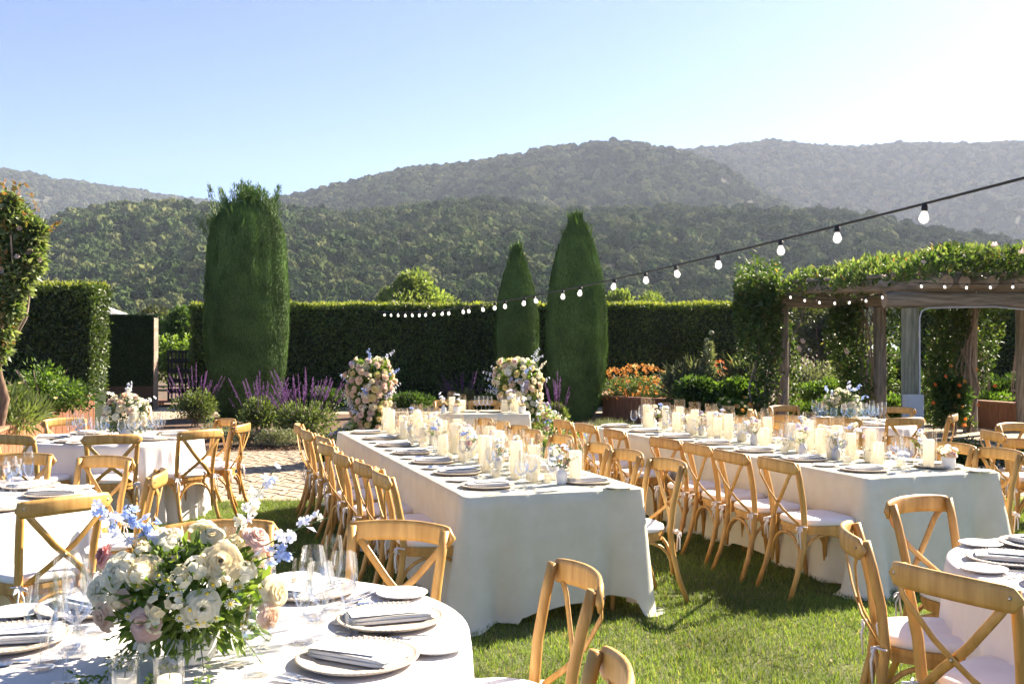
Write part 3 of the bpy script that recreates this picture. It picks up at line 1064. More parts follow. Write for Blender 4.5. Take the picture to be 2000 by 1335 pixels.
# ---- tent, turf wall and crates in the gap
tx, ty = -12.3, 29.8
tn = empty('tent', (tx, ty, 0), 0, 'white tent roof peeking over the dark turf wall', 'tent')
MB().add([(-1.4, -.8, 2.36), (1.4, -.8, 2.36), (1.4, .8, 2.36), (-1.4, .8, 2.36), (0, 0, 2.95), (-1.4, -.8, 2.2), (1.4, -.8, 2.2), (1.4, .8, 2.2), (-1.4, .8, 2.2)],
         [(0, 1, 4), (1, 2, 4), (2, 3, 4), (3, 0, 4), (5, 6, 1, 0), (6, 7, 2, 1), (7, 8, 3, 2), (8, 5, 0, 3)]).build('canopy', M['canvas'], tn)
for sx, sy in ((-1, -1), (1, -1), (1, 1), (-1, 1)):
    MB().tube([(sx * 1.35, sy * .75, 0), (sx * 1.35, sy * .75, 2.3)], .03, 8).build('leg', M['whitep'], tn)
tw = empty('turf_wall', (-10.25, 26.6, 0), 0, 'dark artificial turf wall panel with a brown board at its foot', 'screen wall')
MB().box((0, 0, 1.56), (1.42, .30, 1.86)).build('panel', M['turfcore'], tw)
MB().box((0, -.01, .31), (1.44, .30, .62)).build('base_board', M['brownpaint'], tw)
MB().box((.735, 0, 1.22), (.016, .32, 2.44)).build('edge_post', M['cane'], tw)
n = 12000
P = np.concatenate([np.stack([rng.uniform(-.71, .72, n), np.full(n, -.155), rng.uniform(.63, 2.5, n)], 1),
                    np.stack([rng.uniform(-.71, .76, n // 4), rng.uniform(-.16, .15, n // 4), np.full(n // 4, 2.5)], 1)])
o = link('turf', leaf_mesh('turf', P, rng.normal(size=P.shape) * .6 + [0, -.7, .5], .05, .025, M['turf']), tw)
o['kind'] = 'stuff'
pl = empty('pallet', (-9.35, 28.6, 0), 0, 'low brown wooden pallet carrying the black crates', 'pallet')
for k in range(5):
    MB().box((0, -.45 + k * .225, .12), (2.0, .18, .03)).build('plank', M['redwood'], pl)
for k in range(3):
    MB().box((-.85 + k * .85, 0, .052), (.09, 1.0, .105)).build('runner', M['redwood'], pl)


def crate_proto():
    cps = []
    w, h, t = .36, .285, .022
    for sx in (-1, 1):
        for sy in (-1, 1):
            cps.append((sx * (w / 2 - t), sy * (w / 2 - t), h / 2))
    cpm = MB().box((0, 0, 0), (t * 2, t * 2, h)).mesh('corner_post', M['black'])
    b = MB()
    for zc, hh in ((.025, .05), (h - .035, .07)):
        for s in (-1, 1):
            b.box((0, s * (w / 2 - t / 2), zc), (w - 4 * t, t, hh))
            b.box((s * (w / 2 - t / 2), 0, zc), (t, w - 4 * t, hh))
    for s in (-1, 1):
        for k in (-1, 1):
            b.box((k * .045, s * (w / 2 - t / 2), h / 2), (.014, t, h - .12))
    g = MB()
    for k in range(6):
        g.box((0, -.14 + k * .056, .012), (w - 2 * t, .018, .02))
    return ('crate', None, [('corner_post', cpm, Matrix.Translation(c), []) for c in cps] + [ ('lattice', b.mesh('lattice', M['black']), None, []), ('bottom_grid', g.mesh('bottom_grid', M['black']), None, [])])


CR = crate_proto()
lv = ['lowest', 'second', 'third', 'fourth', 'topmost']
for c, (cx, cn) in enumerate(((-9.66, 'stack beside the turf wall'), (-9.26, 'stack beside the cypress'))):
    for k in range(5):
        spawn(CR, (cx, 28.6, .136 + k * .287), rng.normal() * .03, 'black plastic crate, %s in the %s' % (lv[k], cn), 'crate', 'black crates stacked on the pallet')
bt = empty('cool_bag', (-9.0, 28.15, .136), 0.2, 'bright blue tub on the pallet in front of the crates', 'tub')
MB().slab([(-.24, -.14), (.24, -.14), (.27, 0), (.24, .14), (-.24, .14), (-.27, 0)], 0, .2, -.12).build('tub', M['blue'], bt)
MB().box((.08, -.165, .1), (.14, .012, .05)).build('patch', M['whitep'], bt)
bt.name = 'plastic_tub'

# ---- raised wooden planters
def planter(label, pts, h, depth_dir, depth):
    root = empty('planter', (pts[0][0], pts[0][1], 0), 0, label, 'planter')
    ox, oy = pts[0]
    dv = np.array(depth_dir, float)
    dv /= np.linalg.norm(dv)
    ring = [np.array(p, float) for p in pts]
    ring = ring + [ring[-1] + dv * depth, ring[0] + dv * depth]
    for i in range(len(ring)):
        a, b = ring[i], ring[(i + 1) % len(ring)]
        L = np.linalg.norm(b - a)
        d = (b - a) / L
        rz = math.atan2(d[1], d[0])
        nrm = np.array([d[1], -d[0]])
        front = i < len(ring) - 1
        k = max(1, int(L / .15))
        for j in range(k):
            c = a + d * (j + .5) * L / k - nrm * .015
            MB().box((c[0] - ox, c[1] - oy, h / 2), (L / k - .008, .03 + .004 * (j % 2), h), rz).build('board', M['redwood'], root)
        c = (a + b) / 2 - nrm * .05
        MB().box((c[0] - ox, c[1] - oy, h + .022), (L - .01, .17, .04), rz).build('cap', M['redcap'], root)
    c = MB()
    n = len(ring)
    cen = sum(ring) / n
    rr = [p + (cen - p) * .06 for p in ring]
    c.add([(p[0] - ox, p[1] - oy, h - .08) for p in rr], [tuple(range(n))])
    c.build('soil', M['soil'], root)
    return root


planter('long redwood planter of upright boards with grey green flowering plants', [(-6.35, 12.2), (-8.1, 17.6)], .56, (-1, .05), 2.4)
planter('shorter, taller redwood planter under the clipped hedge', [(-8.25, 17.75), (-7.85, 18.75)], .72, (-1, .1), 2.6)
planter('redwood planter with a pale cap holding the orange flowered bush', [(GX(1188, 21.2), 22.6), (GX(1275, 21.2), 21.2), (GX(1335, 21.4), 21.4)], .52, (.1, 1), 2.6)
planter('redwood planter under the green bush in front of the pergola', [(GX(1338, 21.2), 21.2), (GX(1480, 19), 19.0)], .5, (.3, 1), 2.2)
planter('redwood planter behind the far pergola post', [(GX(1905, 20.5), 20.5), (GX(1985, 19.4), 19.4), (GX(2090, 19.4), 19.4)], .52, (.1, 1), 2.2)


# ---- plants
def bush(label, x, y, rx, ry, h, mat, n, leaf, z0=0.0, name='bush', cat='bush', wid=.5, up=.35, lumps=8, seed=None, stems=True, droop=.0, parent=None):
    root = parent or empty(name, (x, y, z0), 0, label, cat)
    q = np.random.default_rng(seed if seed is not None else int(abs(x * 97 + y * 13)))
    if stems:
        mb = MB()
        for k in range(6):
            a = q.uniform(0, 6.28)
            mb.tube([(q.normal() * .03, q.normal() * .03, 0), (math.cos(a) * rx * .25, math.sin(a) * ry * .25, h * .35), (math.cos(a) * rx * .6, math.sin(a) * ry * .6, h * .75)], [.014, .011, .006], 5)
        mb.build('stems', M['cane'], root)
    C = unit(q.normal(size=(lumps, 3))) * q.uniform(.3, .62, (lumps, 1))
    C[:, 2] = np.abs(C[:, 2]) * 1.2 - .35
    S = q.uniform(.35, .55, lumps)
    k = rng.integers(lumps, size=n)
    d = unit(rng.normal(size=(n, 3)))
    P = C[k] + d * (S[k] * rng.random(n) ** .3)[:, None]
    P = P * [rx, ry, h * .52] + [0, 0, h * .5]
    P[:, 2] = np.clip(P[:, 2], .015, None)
    A = d + rng.normal(size=(n, 3)) * .45 + [0, 0, up]
    o = link('foliage', leaf_mesh('foliage', P, A, leaf * rng.uniform(.6, 1.4, n), leaf * wid * rng.uniform(.8, 1.2, n), mat, droop=droop, nref=d + [0, -.1, .4], nj=.55), root)
    o['kind'] = 'stuff'
    return root


def floret_mesh(name, r, petals, mat, cup=.3, n2=None):
    mb = MB()
    for k in range(petals):
        a = 2 * math.pi * k / petals
        w = math.pi / petals * 1.1
        p = [(0, 0, 0)] + [(math.cos(a + s * w) * r * q, math.sin(a + s * w) * r * q, r * cup * q) for s, q in ((-.8, .6), (-.45, 1.), (.45, 1.), (.8, .6))]
        mb.add(p, [(0, 1, 2, 3, 4)])
    return mb.mesh(name, mat)


def aim(p, nrm, sc=1.0, spin=0.0):
    q = Vector(nrm).to_track_quat('Z', 'Y').to_matrix().to_4x4()
    return Matrix.Translation(Vector(p)) @ q @ Matrix.Rotation(spin, 4, 'Z') @ Matrix.Scale(sc, 4)


def cluster_mesh(name, n, spread, r, petals, mat):
    mb = MB()
    for i in range(n):
        d = Vector((random.gauss(0, 1), random.gauss(0, 1), abs(random.gauss(0, 1)) + .3)).normalized()
        p = d * spread * random.uniform(.6, 1)
        f = MB()
        for k in range(petals):
            a = 2 * math.pi * k / petals
            w = math.pi / petals
            f.add([(0, 0, 0), (math.cos(a - w) * r, math.sin(a - w) * r, r * .25), (math.cos(a + w) * r, math.sin(a + w) * r, r * .25)], [(0, 1, 2)])
        mx = aim(p, d, 1, random.uniform(0, 6))
        mb.add([mx @ Vector(v) for v in f.v], f.f)
    return mb.mesh(name, mat)


def spike_mesh(name, h, mat):
    n = int(h * 95)
    t = rng.random(n) ** .85
    a = rng.uniform(0, 6.28, n)
    r = .015 * (1 - t * .75)
    P = np.stack([r * np.cos(a) * .4, r * np.sin(a) * .4, h * (.35 + .65 * t)], 1)
    A = np.stack([np.cos(a), np.sin(a), .55 + 0 * a], 1)
    V, Fc = leaf_arrays(P, A, .024 * (1.1 - t * .6), .013, .3)
    s = MB().tube([(0, 0, 0), (0.005, 0, h * .5), (0, 0, h)], [.006, .004, .002], 4)
    Q = np.array(s.v)
    tri = []
    for f in s.f:
        for i in range(1, len(f) - 1):
            tri.append((f[0], f[i], f[i + 1]))
    return np_mesh(name, *join_np([(V, Fc), (Q, np.array(tri))]), mat)


SPK = [spike_mesh('flower_spike', h, M['p_purple']) for h in (.34, .42, .52, .6)]


def salvia(label, x, y, rx, h, nsp, spread=1.0):
    root = bush(label, x, y, rx, rx * .8, h, M['sage'], 2600, .075, name='salvia', cat='flowering plant', wid=.42, lumps=11)
    for i in range(nsp):
        a = random.uniform(0, 6.28)
        q = math.sqrt(random.random())
        px_, py_ = math.cos(a) * rx * .85 * q, math.sin(a) * rx * .7 * q
        d = Vector((px_ / rx * .75 * spread, py_ / rx * .5, 1)).normalized()
        link('flower_spike', random.choice(SPK), root, mat4=aim((px_, py_, h * (.62 + .25 * (1 - q))), d, random.uniform(.75, 1.15), random.uniform(0, 6)))
    return root


salvia('purple flowering salvia bush behind the round table, beside the crates', GX(382, 20.6), 20.6, .52, .88, 26)
salvia('middle purple salvia bush in front of the tallest cypress', GX(512, 17.9), 17.9, .54, .82, 22)
salvia('largest purple salvia bush, next to the middle long table', GX(595, 17.0), 17.0, .62, .90, 44, 1.2)
salvia('dim purple salvia bush in the shade behind the head table', GX(905, 24.5), 24.5, .5, .7, 16)
salvia('pink purple salvia showing behind the sunlit flower column', GX(1088, 19.2), 19.2, .2, .72, 12, .5)
bush('low silvery santolina mound in front of the purple salvias', GX(545, 16.2), 16.2, .46, .34, .36, M['grey'], 2200, .05, name='shrub', wid=.3)
bush('low silvery mound behind the chair at the far round table', GX(478, 16.5), 16.5, .5, .34, .38, M['grey'], 2200, .05, name='shrub', wid=.3)
bush('grey green low mound in the bed between the salvias', GX(430, 17.4), 17.4, .6, .4, .36, M['grey'], 2200, .055, name='shrub', wid=.3)
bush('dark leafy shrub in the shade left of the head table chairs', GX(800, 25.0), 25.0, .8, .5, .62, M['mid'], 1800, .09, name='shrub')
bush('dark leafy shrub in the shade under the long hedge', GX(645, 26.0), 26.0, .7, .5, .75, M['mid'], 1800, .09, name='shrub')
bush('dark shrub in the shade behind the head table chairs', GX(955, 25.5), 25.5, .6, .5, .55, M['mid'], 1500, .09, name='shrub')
# planters' contents
bush('green leafy rose bush filling the tall planter under the hedge', -8.0, 17.0, .95, .8, .95, M['mid'], 5200, .085, .35, name='bush', lumps=14)
bush('green leafy shoots standing above the planter bush', -7.75, 16.4, .7, .35, .95, M['bright'], 700, .08, .55, name='shrub', lumps=9)
bush('grey green spiky plant with yellow flowers in the long planter', -7.0, 13.6, .62, .8, .72, M['sage'], 1500, .19, .42, name='flowering_plant', cat='plant', wid=.16, up=.9)
yd = floret_mesh('flower', .03, 7, M['p_yellow'])
rt = bpy.data.objects['flowering_plant']
for i in range(26):
    link('flower', yd, rt, mat4=aim((random.gauss(0, .3), random.gauss(-.1, .35), random.uniform(.45, .75)), (random.gauss(0, .5), -.5, 1)))
# orange bush
ob = bush('orange flowered lantana bush spilling over its planter', GX(1238, 22.8), 22.6, .88, .7, .95, M['sage'], 3800, .06, .28, name='orange_bush', lumps=14)
OC = [cluster_mesh('blossom', 8, .045, .017, 5, M['p_orange']) for k in range(3)] + [cluster_mesh('blossom', 8, .045, .02, 5, M['p_yellow'])]
for i in range(190):
    d = Vector((random.gauss(0, 1), random.gauss(-.5, .8), random.gauss(.35, .8))).normalized()
    link('blossom', OC[i % 4 if i % 3 else 0], ob, mat4=aim((d.x * .92 + random.gauss(0, .04), d.y * .72, .47 + d.z * .50), d, random.uniform(.8, 1.3), random.uniform(0, 6)))
ob2 = bush('lower orange flowered bush trailing at the planter corner', GX(1305, 21.9), 21.9, .5, .4, .55, M['sage'], 1400, .06, .38, name='orange_bush')
for i in range(50):
    d = Vector((random.gauss(0, 1), random.gauss(-.5, .8), random.gauss(.35, .8))).normalized()
    link('blossom', OC[i % 3], ob2, mat4=aim((d.x * .5, d.y * .4, .28 + d.z * .28), d, random.uniform(.8, 1.2), random.uniform(0, 6)))
# artichoke-like tall thistle
th = empty('thistle', (GX(1378, 20.6), 20.6, .45), 0, 'tall pale green thistle with round seed heads behind the planter', 'plant')
MB().tube([(0, 0, 0), (.02, 0, .6), (.06, 0, 1.1), (.10, 0, 1.42)], [.03, .024, .016, .01], 6).build('stem', M['stem'], th)
for sx, tz, k in ((.02, 1.30, .05), (.12, 1.44, .06)):
    mb = MB()
    mb.lathe([(0.004, 0), (k * .8, k * .3), (k, k * .9), (k * .7, k * 1.5), (.01, k * 1.7)], 10, (sx, 0, tz))
    mb.build('seed_head', M['grey'], th)
n = 420
z = rng.random(n) ** .8 * 1.3
a = rng.uniform(0, 6.28, n)
P = np.stack([.03 * np.cos(a) + z * .06, .03 * np.sin(a), z], 1)
A = np.stack([np.cos(a), np.sin(a), .35 + .5 * rng.random(n)], 1)
o = link('leaf_fan', leaf_mesh('leaf_fan', P, A, .34 * (1.15 - z / 1.5) * rng.uniform(.5, 1.1, n), .035, M['grey'], droop=.35), th)
o['kind'] = 'stuff'
bush('grassy reed tuft arching beside the thistle', GX(1345, 20.8), 20.8, .5, .3, .95, M['grey'], 420, .4, .35, name='reed_tuft', cat='plant', wid=.03, up=.9, droop=.3)
bush('grassy reed tuft between the thistle and the pergola', GX(1455, 20.8), 20.8, .45, .3, 1.0, M['grey'], 380, .4, .35, name='reed_tuft', cat='plant', wid=.03, up=.9, droop=.3)
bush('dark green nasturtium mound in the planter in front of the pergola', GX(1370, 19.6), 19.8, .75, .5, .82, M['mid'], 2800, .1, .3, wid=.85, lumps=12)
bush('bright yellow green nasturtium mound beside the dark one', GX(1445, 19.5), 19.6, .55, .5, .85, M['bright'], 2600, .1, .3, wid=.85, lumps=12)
n1 = bush('low bright mound with yellow flowers at the foot of the pergola', GX(1432, 18.6), 18.6, .5, .35, .55, M['bright'], 1400, .08, .2, wid=.8)
RF = [floret_mesh('flower', .045, 5, M['p_red'], .4), floret_mesh('flower', .045, 5, M['p_orange'], .4), floret_mesh('flower', .035, 5, M['p_yellow'], .4)]
for i in range(24):
    d = Vector((random.gauss(0, 1), random.gauss(-.7, .6), random.gauss(.4, .7))).normalized()
    link('flower', RF[2 if i % 3 else 1], n1, mat4=aim((d.x * .48, d.y * .36, .27 + d.z * .28), d, 1, random.uniform(0, 6)))
rb = bush('red orange flowered plant standing behind the nasturtiums', GX(1412, 21.2), 21.2, .45, .3, .8, M['sage'], 700, .09, .45, name='flowering_plant', cat='plant')
for i in range(42):
    link('flower', RF[i % 2], rb, mat4=aim((random.gauss(0, .25), random.gauss(-.1, .15), random.uniform(.5, .9)), (random.gauss(0, .5), -.8, .7), 1.1, random.uniform(0, 6)))
# garden behind the pergola
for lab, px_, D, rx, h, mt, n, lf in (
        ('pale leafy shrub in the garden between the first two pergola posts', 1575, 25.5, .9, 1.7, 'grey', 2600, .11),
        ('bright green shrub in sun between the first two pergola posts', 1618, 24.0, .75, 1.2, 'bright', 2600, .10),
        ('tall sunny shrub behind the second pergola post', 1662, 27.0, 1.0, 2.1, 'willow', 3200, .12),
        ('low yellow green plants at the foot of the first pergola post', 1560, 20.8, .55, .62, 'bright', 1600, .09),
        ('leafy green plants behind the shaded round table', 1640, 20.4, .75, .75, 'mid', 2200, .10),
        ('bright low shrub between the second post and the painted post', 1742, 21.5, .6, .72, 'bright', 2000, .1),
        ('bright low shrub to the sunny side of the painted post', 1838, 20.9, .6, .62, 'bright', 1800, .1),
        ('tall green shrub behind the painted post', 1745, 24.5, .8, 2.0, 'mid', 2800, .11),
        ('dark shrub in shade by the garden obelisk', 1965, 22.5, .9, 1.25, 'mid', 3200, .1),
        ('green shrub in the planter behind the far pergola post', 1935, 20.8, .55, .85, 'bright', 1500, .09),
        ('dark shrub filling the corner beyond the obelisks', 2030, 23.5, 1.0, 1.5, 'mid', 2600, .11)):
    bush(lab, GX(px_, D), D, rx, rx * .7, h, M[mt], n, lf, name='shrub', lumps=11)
bush('low dark box shrub on the paving beyond the chairs', GX(1868, 13.2), 13.2, .52, .42, .50, M['hedge'], 5200, .045, name='box_shrub', lumps=16)
bush('small low box shrub behind the chairs by the paving edge', GX(1990, 12.6), 12.6, .34, .3, .42, M['hedge'], 2200, .045, name='box_shrub', lumps=12)
ds = bush('low dry grass tufts at the foot of the pointed cypress', GX(1185, 19.2), 19.2, .62, .4, .22, M['grey'], 900, .14, name='dry_grass', cat='plant', wid=.06, up=.9)

# obelisks of willow canes
def obelisk(label, x, y, h):
    root = empty('obelisk', (x, y, 0), .3, label, 'garden obelisk')
    for k in range(6):
        a = k * math.pi / 3
        MB().tube([(math.cos(a) * .2, math.sin(a) * .2, 0), (math.cos(a) * .14, math.sin(a) * .14, h * .5), (math.cos(a) * .02, math.sin(a) * .02, h)], .012, 5).build('cane', M['cane'], root)
    for z in (.35, .6, .82):
        r = .2 * (1 - z) + .03
        MB().tube([(math.cos(t * .524) * r, math.sin(t * .524) * r, h * z) for t in range(13)], .01, 5, cap=False).build('hoop', M['cane'], root)


obelisk('cane obelisk just beside the far pergola post', GX(1918, 21.2), 21.2, 1.9)
obelisk('cane obelisk in front of the dark hedge near the frame edge', GX(1990, 21.6), 21.6, 2.0)

# ---- pergola
pg = empty('pergola', (7.2, 17, 0), 0, 'rustic log pergola covered with climbing roses', 'pergola')
PX, PY = 7.2, 17.0


def log_part(name, a, b, r, mat, sub=True, seg=6):
    a, b = Vector(a), Vector(b)
    path = [a.lerp(b, i / seg) + Vector((random.gauss(0, .004), random.gauss(0, .004), random.gauss(0, .003))) for i in range(seg + 1)]
    c = (a + b) / 2
    rel = [p - c for p in path]
    # built along local z so that grain runs with the log
    q = (b - a).normalized().to_track_quat('Z', 'Y').to_matrix().to_4x4()
    qi = q.inverted()
    o = MB().tube([qi @ p for p in rel], [r * random.uniform(.95, 1.05) for _ in path], 14, cap=False).build(name, mat, pg, True)
    o.matrix_basis = Matrix.Translation(c - Vector((PX, PY, 0))) @ q
    L = (b - a).length / 2
    for s in (-1, 1):
        MB().tube([(0, 0, s * L * .999), (0, 0, s * (L + .004))], r * .965, 14).build('cut_end', M['logend'], o)
    return o


posts = [(GX(1527, 19.4), 19.4, 2.42, .125, 'log'), (GX(1718, 19.4), 19.4, 2.42, .125, 'log'), (GX(1897, 19.4), 19.4, 2.42, .115, 'log'), (GX(1996, 19.4), 19.4, 2.42, .12, 'log'),
         (GX(1778, 14.6), 14.6, 2.20, .128, 'loggreen'), (9.6, 14.6, 2.20, .128, 'log')]
for x, y, h, r, mt in posts:
    log_part('post', (x, y, 0), (x, y, h), r, M[mt])
log_part('beam', (4.85, 19.4, 2.55), (12.5, 19.4, 2.55), .13, M['log'])
log_part('beam', (GX(1730, 14.55), 14.6, 2.33), (12.5, 14.6, 2.33), .125, M['log'])
log_part('rafter', (5.15, 20.1, 2.80), (6.05, 13.85, 2.54), .105, M['log'])
for k in range(14):
    x = 6.32 + k * .42
    log_part('rafter', (x - .75, 20.1, 2.80), (x, 13.9 + .06 * (k % 3), 2.54), .095, M['log'], seg=4)
for k in range(9):
    y = 14.1 + k * .72
    zz = 2.66 + (y - 13.9) / 6.2 * .27
    log_part('purlin', (6.05 - (y - 13.85) * .145 - .25, y, zz), (12.4, y, zz), .035, M['log'], seg=3)

# electrical box and conduit at the painted post
eb = empty('electrical_box', (GX(1784, 14.35), 14.36, 0), 0, 'grey electrical box with conduit on the painted pergola post', 'electrical box')
o = MB().slab([(-.125, -.05), (.125, -.05), (.135, -.04), (.135, .06), (-.135, .06), (-.135, -.04)], .10, .95).build('cabinet', M['greymetal'], eb)
MB().slab([(-.10, -.058), (.10, -.058), (.10, -.045), (-.10, -.045)], .17, .88).build('door', M['greymetal'], eb)
MB().tube([(.02, .02, .0), (.02, .02, .15)], .03, 8).build('leg', M['greymetal'], eb)
MB().tube([(.115, .06, .2), (.115, .05, 1.2), (.115, .05, 2.05), (.15, .06, 2.16), (.25, .07, 2.2), (1.2, .08, 2.22), (2.1, .15, 2.14)], .011, 6).build('conduit', M['greymetal'], eb)

# climbing rose over the pergola
cr = empty('climbing_rose', (PX, PY, 0), 0, 'dense climbing rose vine heaped over the pergola roof', 'climbing plant')


def vine_leaves(name, P, A, size, mat, parent, wid=.55, nref=(0, -.35, .8)):
    n = len(P)
    o = link(name, leaf_mesh(name, P, A, size * rng.uniform(.45, 1.6, n), size * wid * rng.uniform(.6, 1.3, n), mat, nref=np.broadcast_to(nref, P.shape), nj=.6), parent)
    o['kind'] = 'stuff'
    return o


def canopy(n, low):
    s = rng.random(n)
    t = rng.random(n) ** .8
    y = 20.3 - 6.6 * t
    xl = 4.85 + .95 * t + .15 * np.sin(y * 3)
    x = xl + (13.2 - xl) * s
    mound = fbm(x * .55, y * .55, 0, 60, 3)
    fine = fbm(x * 1.9, y * 1.9, 0, 61, 2)
    top = 2.70 + .46 * mound + .24 * fine
    edge = np.clip((x - xl) / .55, 0, 1) ** .5
    fe = np.clip((y - 13.7) / .45, 0, 1) ** .5
    top = 2.62 + (top - 2.62) * np.minimum(edge, .4 + .6 * fe)
    dz = rng.random(n) ** (2.2 if not low else 1.0)
    z = top - dz * (top - 2.56)
    return np.stack([x, y, z], 1) - [PX, PY, 0]


P = canopy(34000, False)
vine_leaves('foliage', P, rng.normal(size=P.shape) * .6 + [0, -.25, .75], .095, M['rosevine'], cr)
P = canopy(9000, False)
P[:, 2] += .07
vine_leaves('sunlit_shoots', P, rng.normal(size=P.shape) * .5 + [0, -.1, 1.0], .085, M['rosevine2'], cr)
# shaggy overhang at the garden end
n = 9000
a = rng.uniform(0, 6.28, n)
q = rng.random(n) ** .4
P = np.stack([4.74 + .38 * q * np.cos(a), 19.2 + .95 * q * np.sin(a), 2.62 + .62 * q * np.sin(a * 1.7 + 1) * rng.uniform(-1, 1, n)], 1)
P[:, 2] += .15 * rng.normal(size=n)
hang = rng.random(n) < .42
P[hang, 2] -= 1.05 * rng.random(hang.sum()) ** 1.3
P -= [PX, PY, 0]
vine_leaves('overhang', P, rng.normal(size=P.shape) * .6 + [-.3, -.3, .2], .095, M['rosevine'], cr)
# stems
mb = MB()
for bx, by in ((4.86, 19.1), (5.0, 19.0), (6.8, 19.2), (7.1, 19.6), (8.8, 19.2), (8.65, 19.6)):
    for k in range(4):
        pth = [(bx - PX + random.gauss(0, .06), by - PY + random.gauss(0, .06), 0)]
        for s in range(1, 7):
            pth.append((pth[-1][0] + random.gauss(0.01, .09), pth[-1][1] + random.gauss(0, .05), s * .43))
        mb.tube(pth, [.024, .022, .02, .018, .016, .014, .012], 6)
mb.build('stems', M['cane'], cr)
# leafy columns climbing the posts
for bx, by, rx, n, z0, z1 in ((4.80, 19.1, .30, 2400, .15, 2.5), (5.45, 19.7, .16, 900, .4, 2.4), (6.58, 19.4, .36, 4200, .5, 2.5), (7.45, 19.5, .2, 900, .8, 2.4), (8.40, 19.3, .40, 4600, .12, 2.5), (9.25, 19.5, .26, 1200, .9, 2.6)):
    z = rng.uniform(z0, z1, n)
    sway = np.sin(z * 2.3 + bx) * .12
    wv = rx * (.55 + .7 * fbm(z * 1.5, 0 * z + bx, 0, 5, 2))
    a = rng.uniform(0, 6.28, n)
    q = rng.random(n) ** .5
    P = np.stack([bx + sway + wv * q * np.cos(a), by + wv * q * np.sin(a), z], 1) - [PX, PY, 0]
    vine_leaves('climbing_foliage', P, rng.normal(size=P.shape) * .7 + [0, -.3, .1], .085, M['rosevine'], cr)
PR = floret_mesh('rose_bloom', .05, 6, M['p_blush'], .6)
for i in range(70):
    s, t = random.random(), random.random() ** 2
    y = 13.75 + 3.5 * t
    x = 5.7 - (y - 13.75) * .14 + 6.2 * s
    z = 2.66 + .40 * random.random()
    link('rose_bloom', PR, cr, mat4=aim((x - PX, y - PY - .05, z), (random.gauss(0, .4), -1, random.random()), random.uniform(.7, 1.2)))
for x, y, z in ((4.78, 18.7, 2.9), (4.95, 18.75, 3.0), (5.5, 18.9, 1.75), (5.45, 18.95, 1.6), (6.3, 18.8, 1.55), (4.9, 18.5, 2.6)):
    link('rose_bloom', PR, cr, mat4=aim((x - PX, y - PY, z), (.3, -1, .4), 1.2))
# nasturtium at the far post
ns = bush('trailing nasturtium with orange flowers at the far pergola post', GX(1862, 18.8), 18.8, .42, .3, 1.5, M['mid'], 1700, .085, .02, name='nasturtium', cat='climbing plant', wid=.85)
for i in range(17):
    link('flower', RF[i % 2], ns, mat4=aim((random.gauss(0, .3), -.25 + random.gauss(0, .08), random.uniform(.08, 1.35)), (random.gauss(0, .3), -1, .3), .85, random.uniform(0, 6)))

# ---- climbing rose tree at the other side, on the stub of a second pergola
lr = empty('climbing_rose', (-6.75, 13.0, 0), 0, 'sunlit climbing rose with a twisted brown trunk by the planter', 'climbing plant')
MB().tube([(-.02, 0, 0), (.05, 0, .5), (.14, 0, .95), (.06, 0, 1.25), (-.02, .02, 1.6), (.08, 0, 2.1), (.18, 0, 2.6)], [.075, .058, .055, .045, .04, .03, .02], 9).build('trunk', M['bark'], lr, True)
mb = MB()
for k in range(7):
    a = k * .9
    mb.tube([(.02, 0, 1.3 + .1 * k), (.2 + math.cos(a) * .2, math.sin(a) * .25, 2.0 + .1 * k), (.1 + math.cos(a) * .4, math.sin(a) * .4, 2.7 + .06 * k)], [.02, .016, .01], 6)
mb.build('canes', M['cane'], lr)
n = 12000
q = np.random.default_rng(88)
C = np.array([(-.9, 0, 3.2), (-.5, 0, 3.45), (-.2, 0, 3.4), (.1, 0, 3.5), (.35, 0, 3.38), (.52, 0, 3.15), (.45, -.05, 2.85), (.58, 0, 2.95), (.3, -.05, 2.6), (.42, -.1, 2.62), (.15, -.1, 2.35), (.32, -.1, 2.3),
              (.05, -.1, 2.1), (.2, -.1, 2.0), (-.3, 0, 2.9), (-.7, 0, 2.8), (-.1, 0, 3.0), (.2, 0, 3.1), (-.5, 0, 2.5), (.0, -.05, 2.7), (.12, -.08, 1.75), (-.05, -.08, 1.55), (.62, 0, 3.3), (.25, 0, 3.62)])
C = C * [.86, 1, 1] - [.03, 0, .16]
S = np.array([.42, .3, .26, .22, .24, .2, .24, .16, .24, .16, .22, .15, .2, .12, .34, .34, .34, .3, .3, .28, .13, .12, .13, .14])
k = q.integers(len(C), size=n)
d = unit(q.normal(size=(n, 3)))
P = C[k] + d * (S[k] * q.random(n) ** .3)[:, None] * [1, 1, .95]
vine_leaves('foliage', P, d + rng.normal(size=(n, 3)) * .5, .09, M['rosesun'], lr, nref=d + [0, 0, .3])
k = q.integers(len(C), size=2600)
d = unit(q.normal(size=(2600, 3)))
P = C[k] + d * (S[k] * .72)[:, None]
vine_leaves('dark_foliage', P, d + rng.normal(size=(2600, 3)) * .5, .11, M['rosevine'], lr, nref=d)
for i in range(36):
    kk = random.randrange(len(C))
    d = Vector((random.gauss(.4, .7), random.gauss(-1, .4), random.gauss(.2, .7))).normalized()
    link('rose_bloom', PR, lr, mat4=aim(Vector(C[kk]) + d * S[kk] * 1.03, d, random.uniform(.7, 1.1)))
P, A = [], []
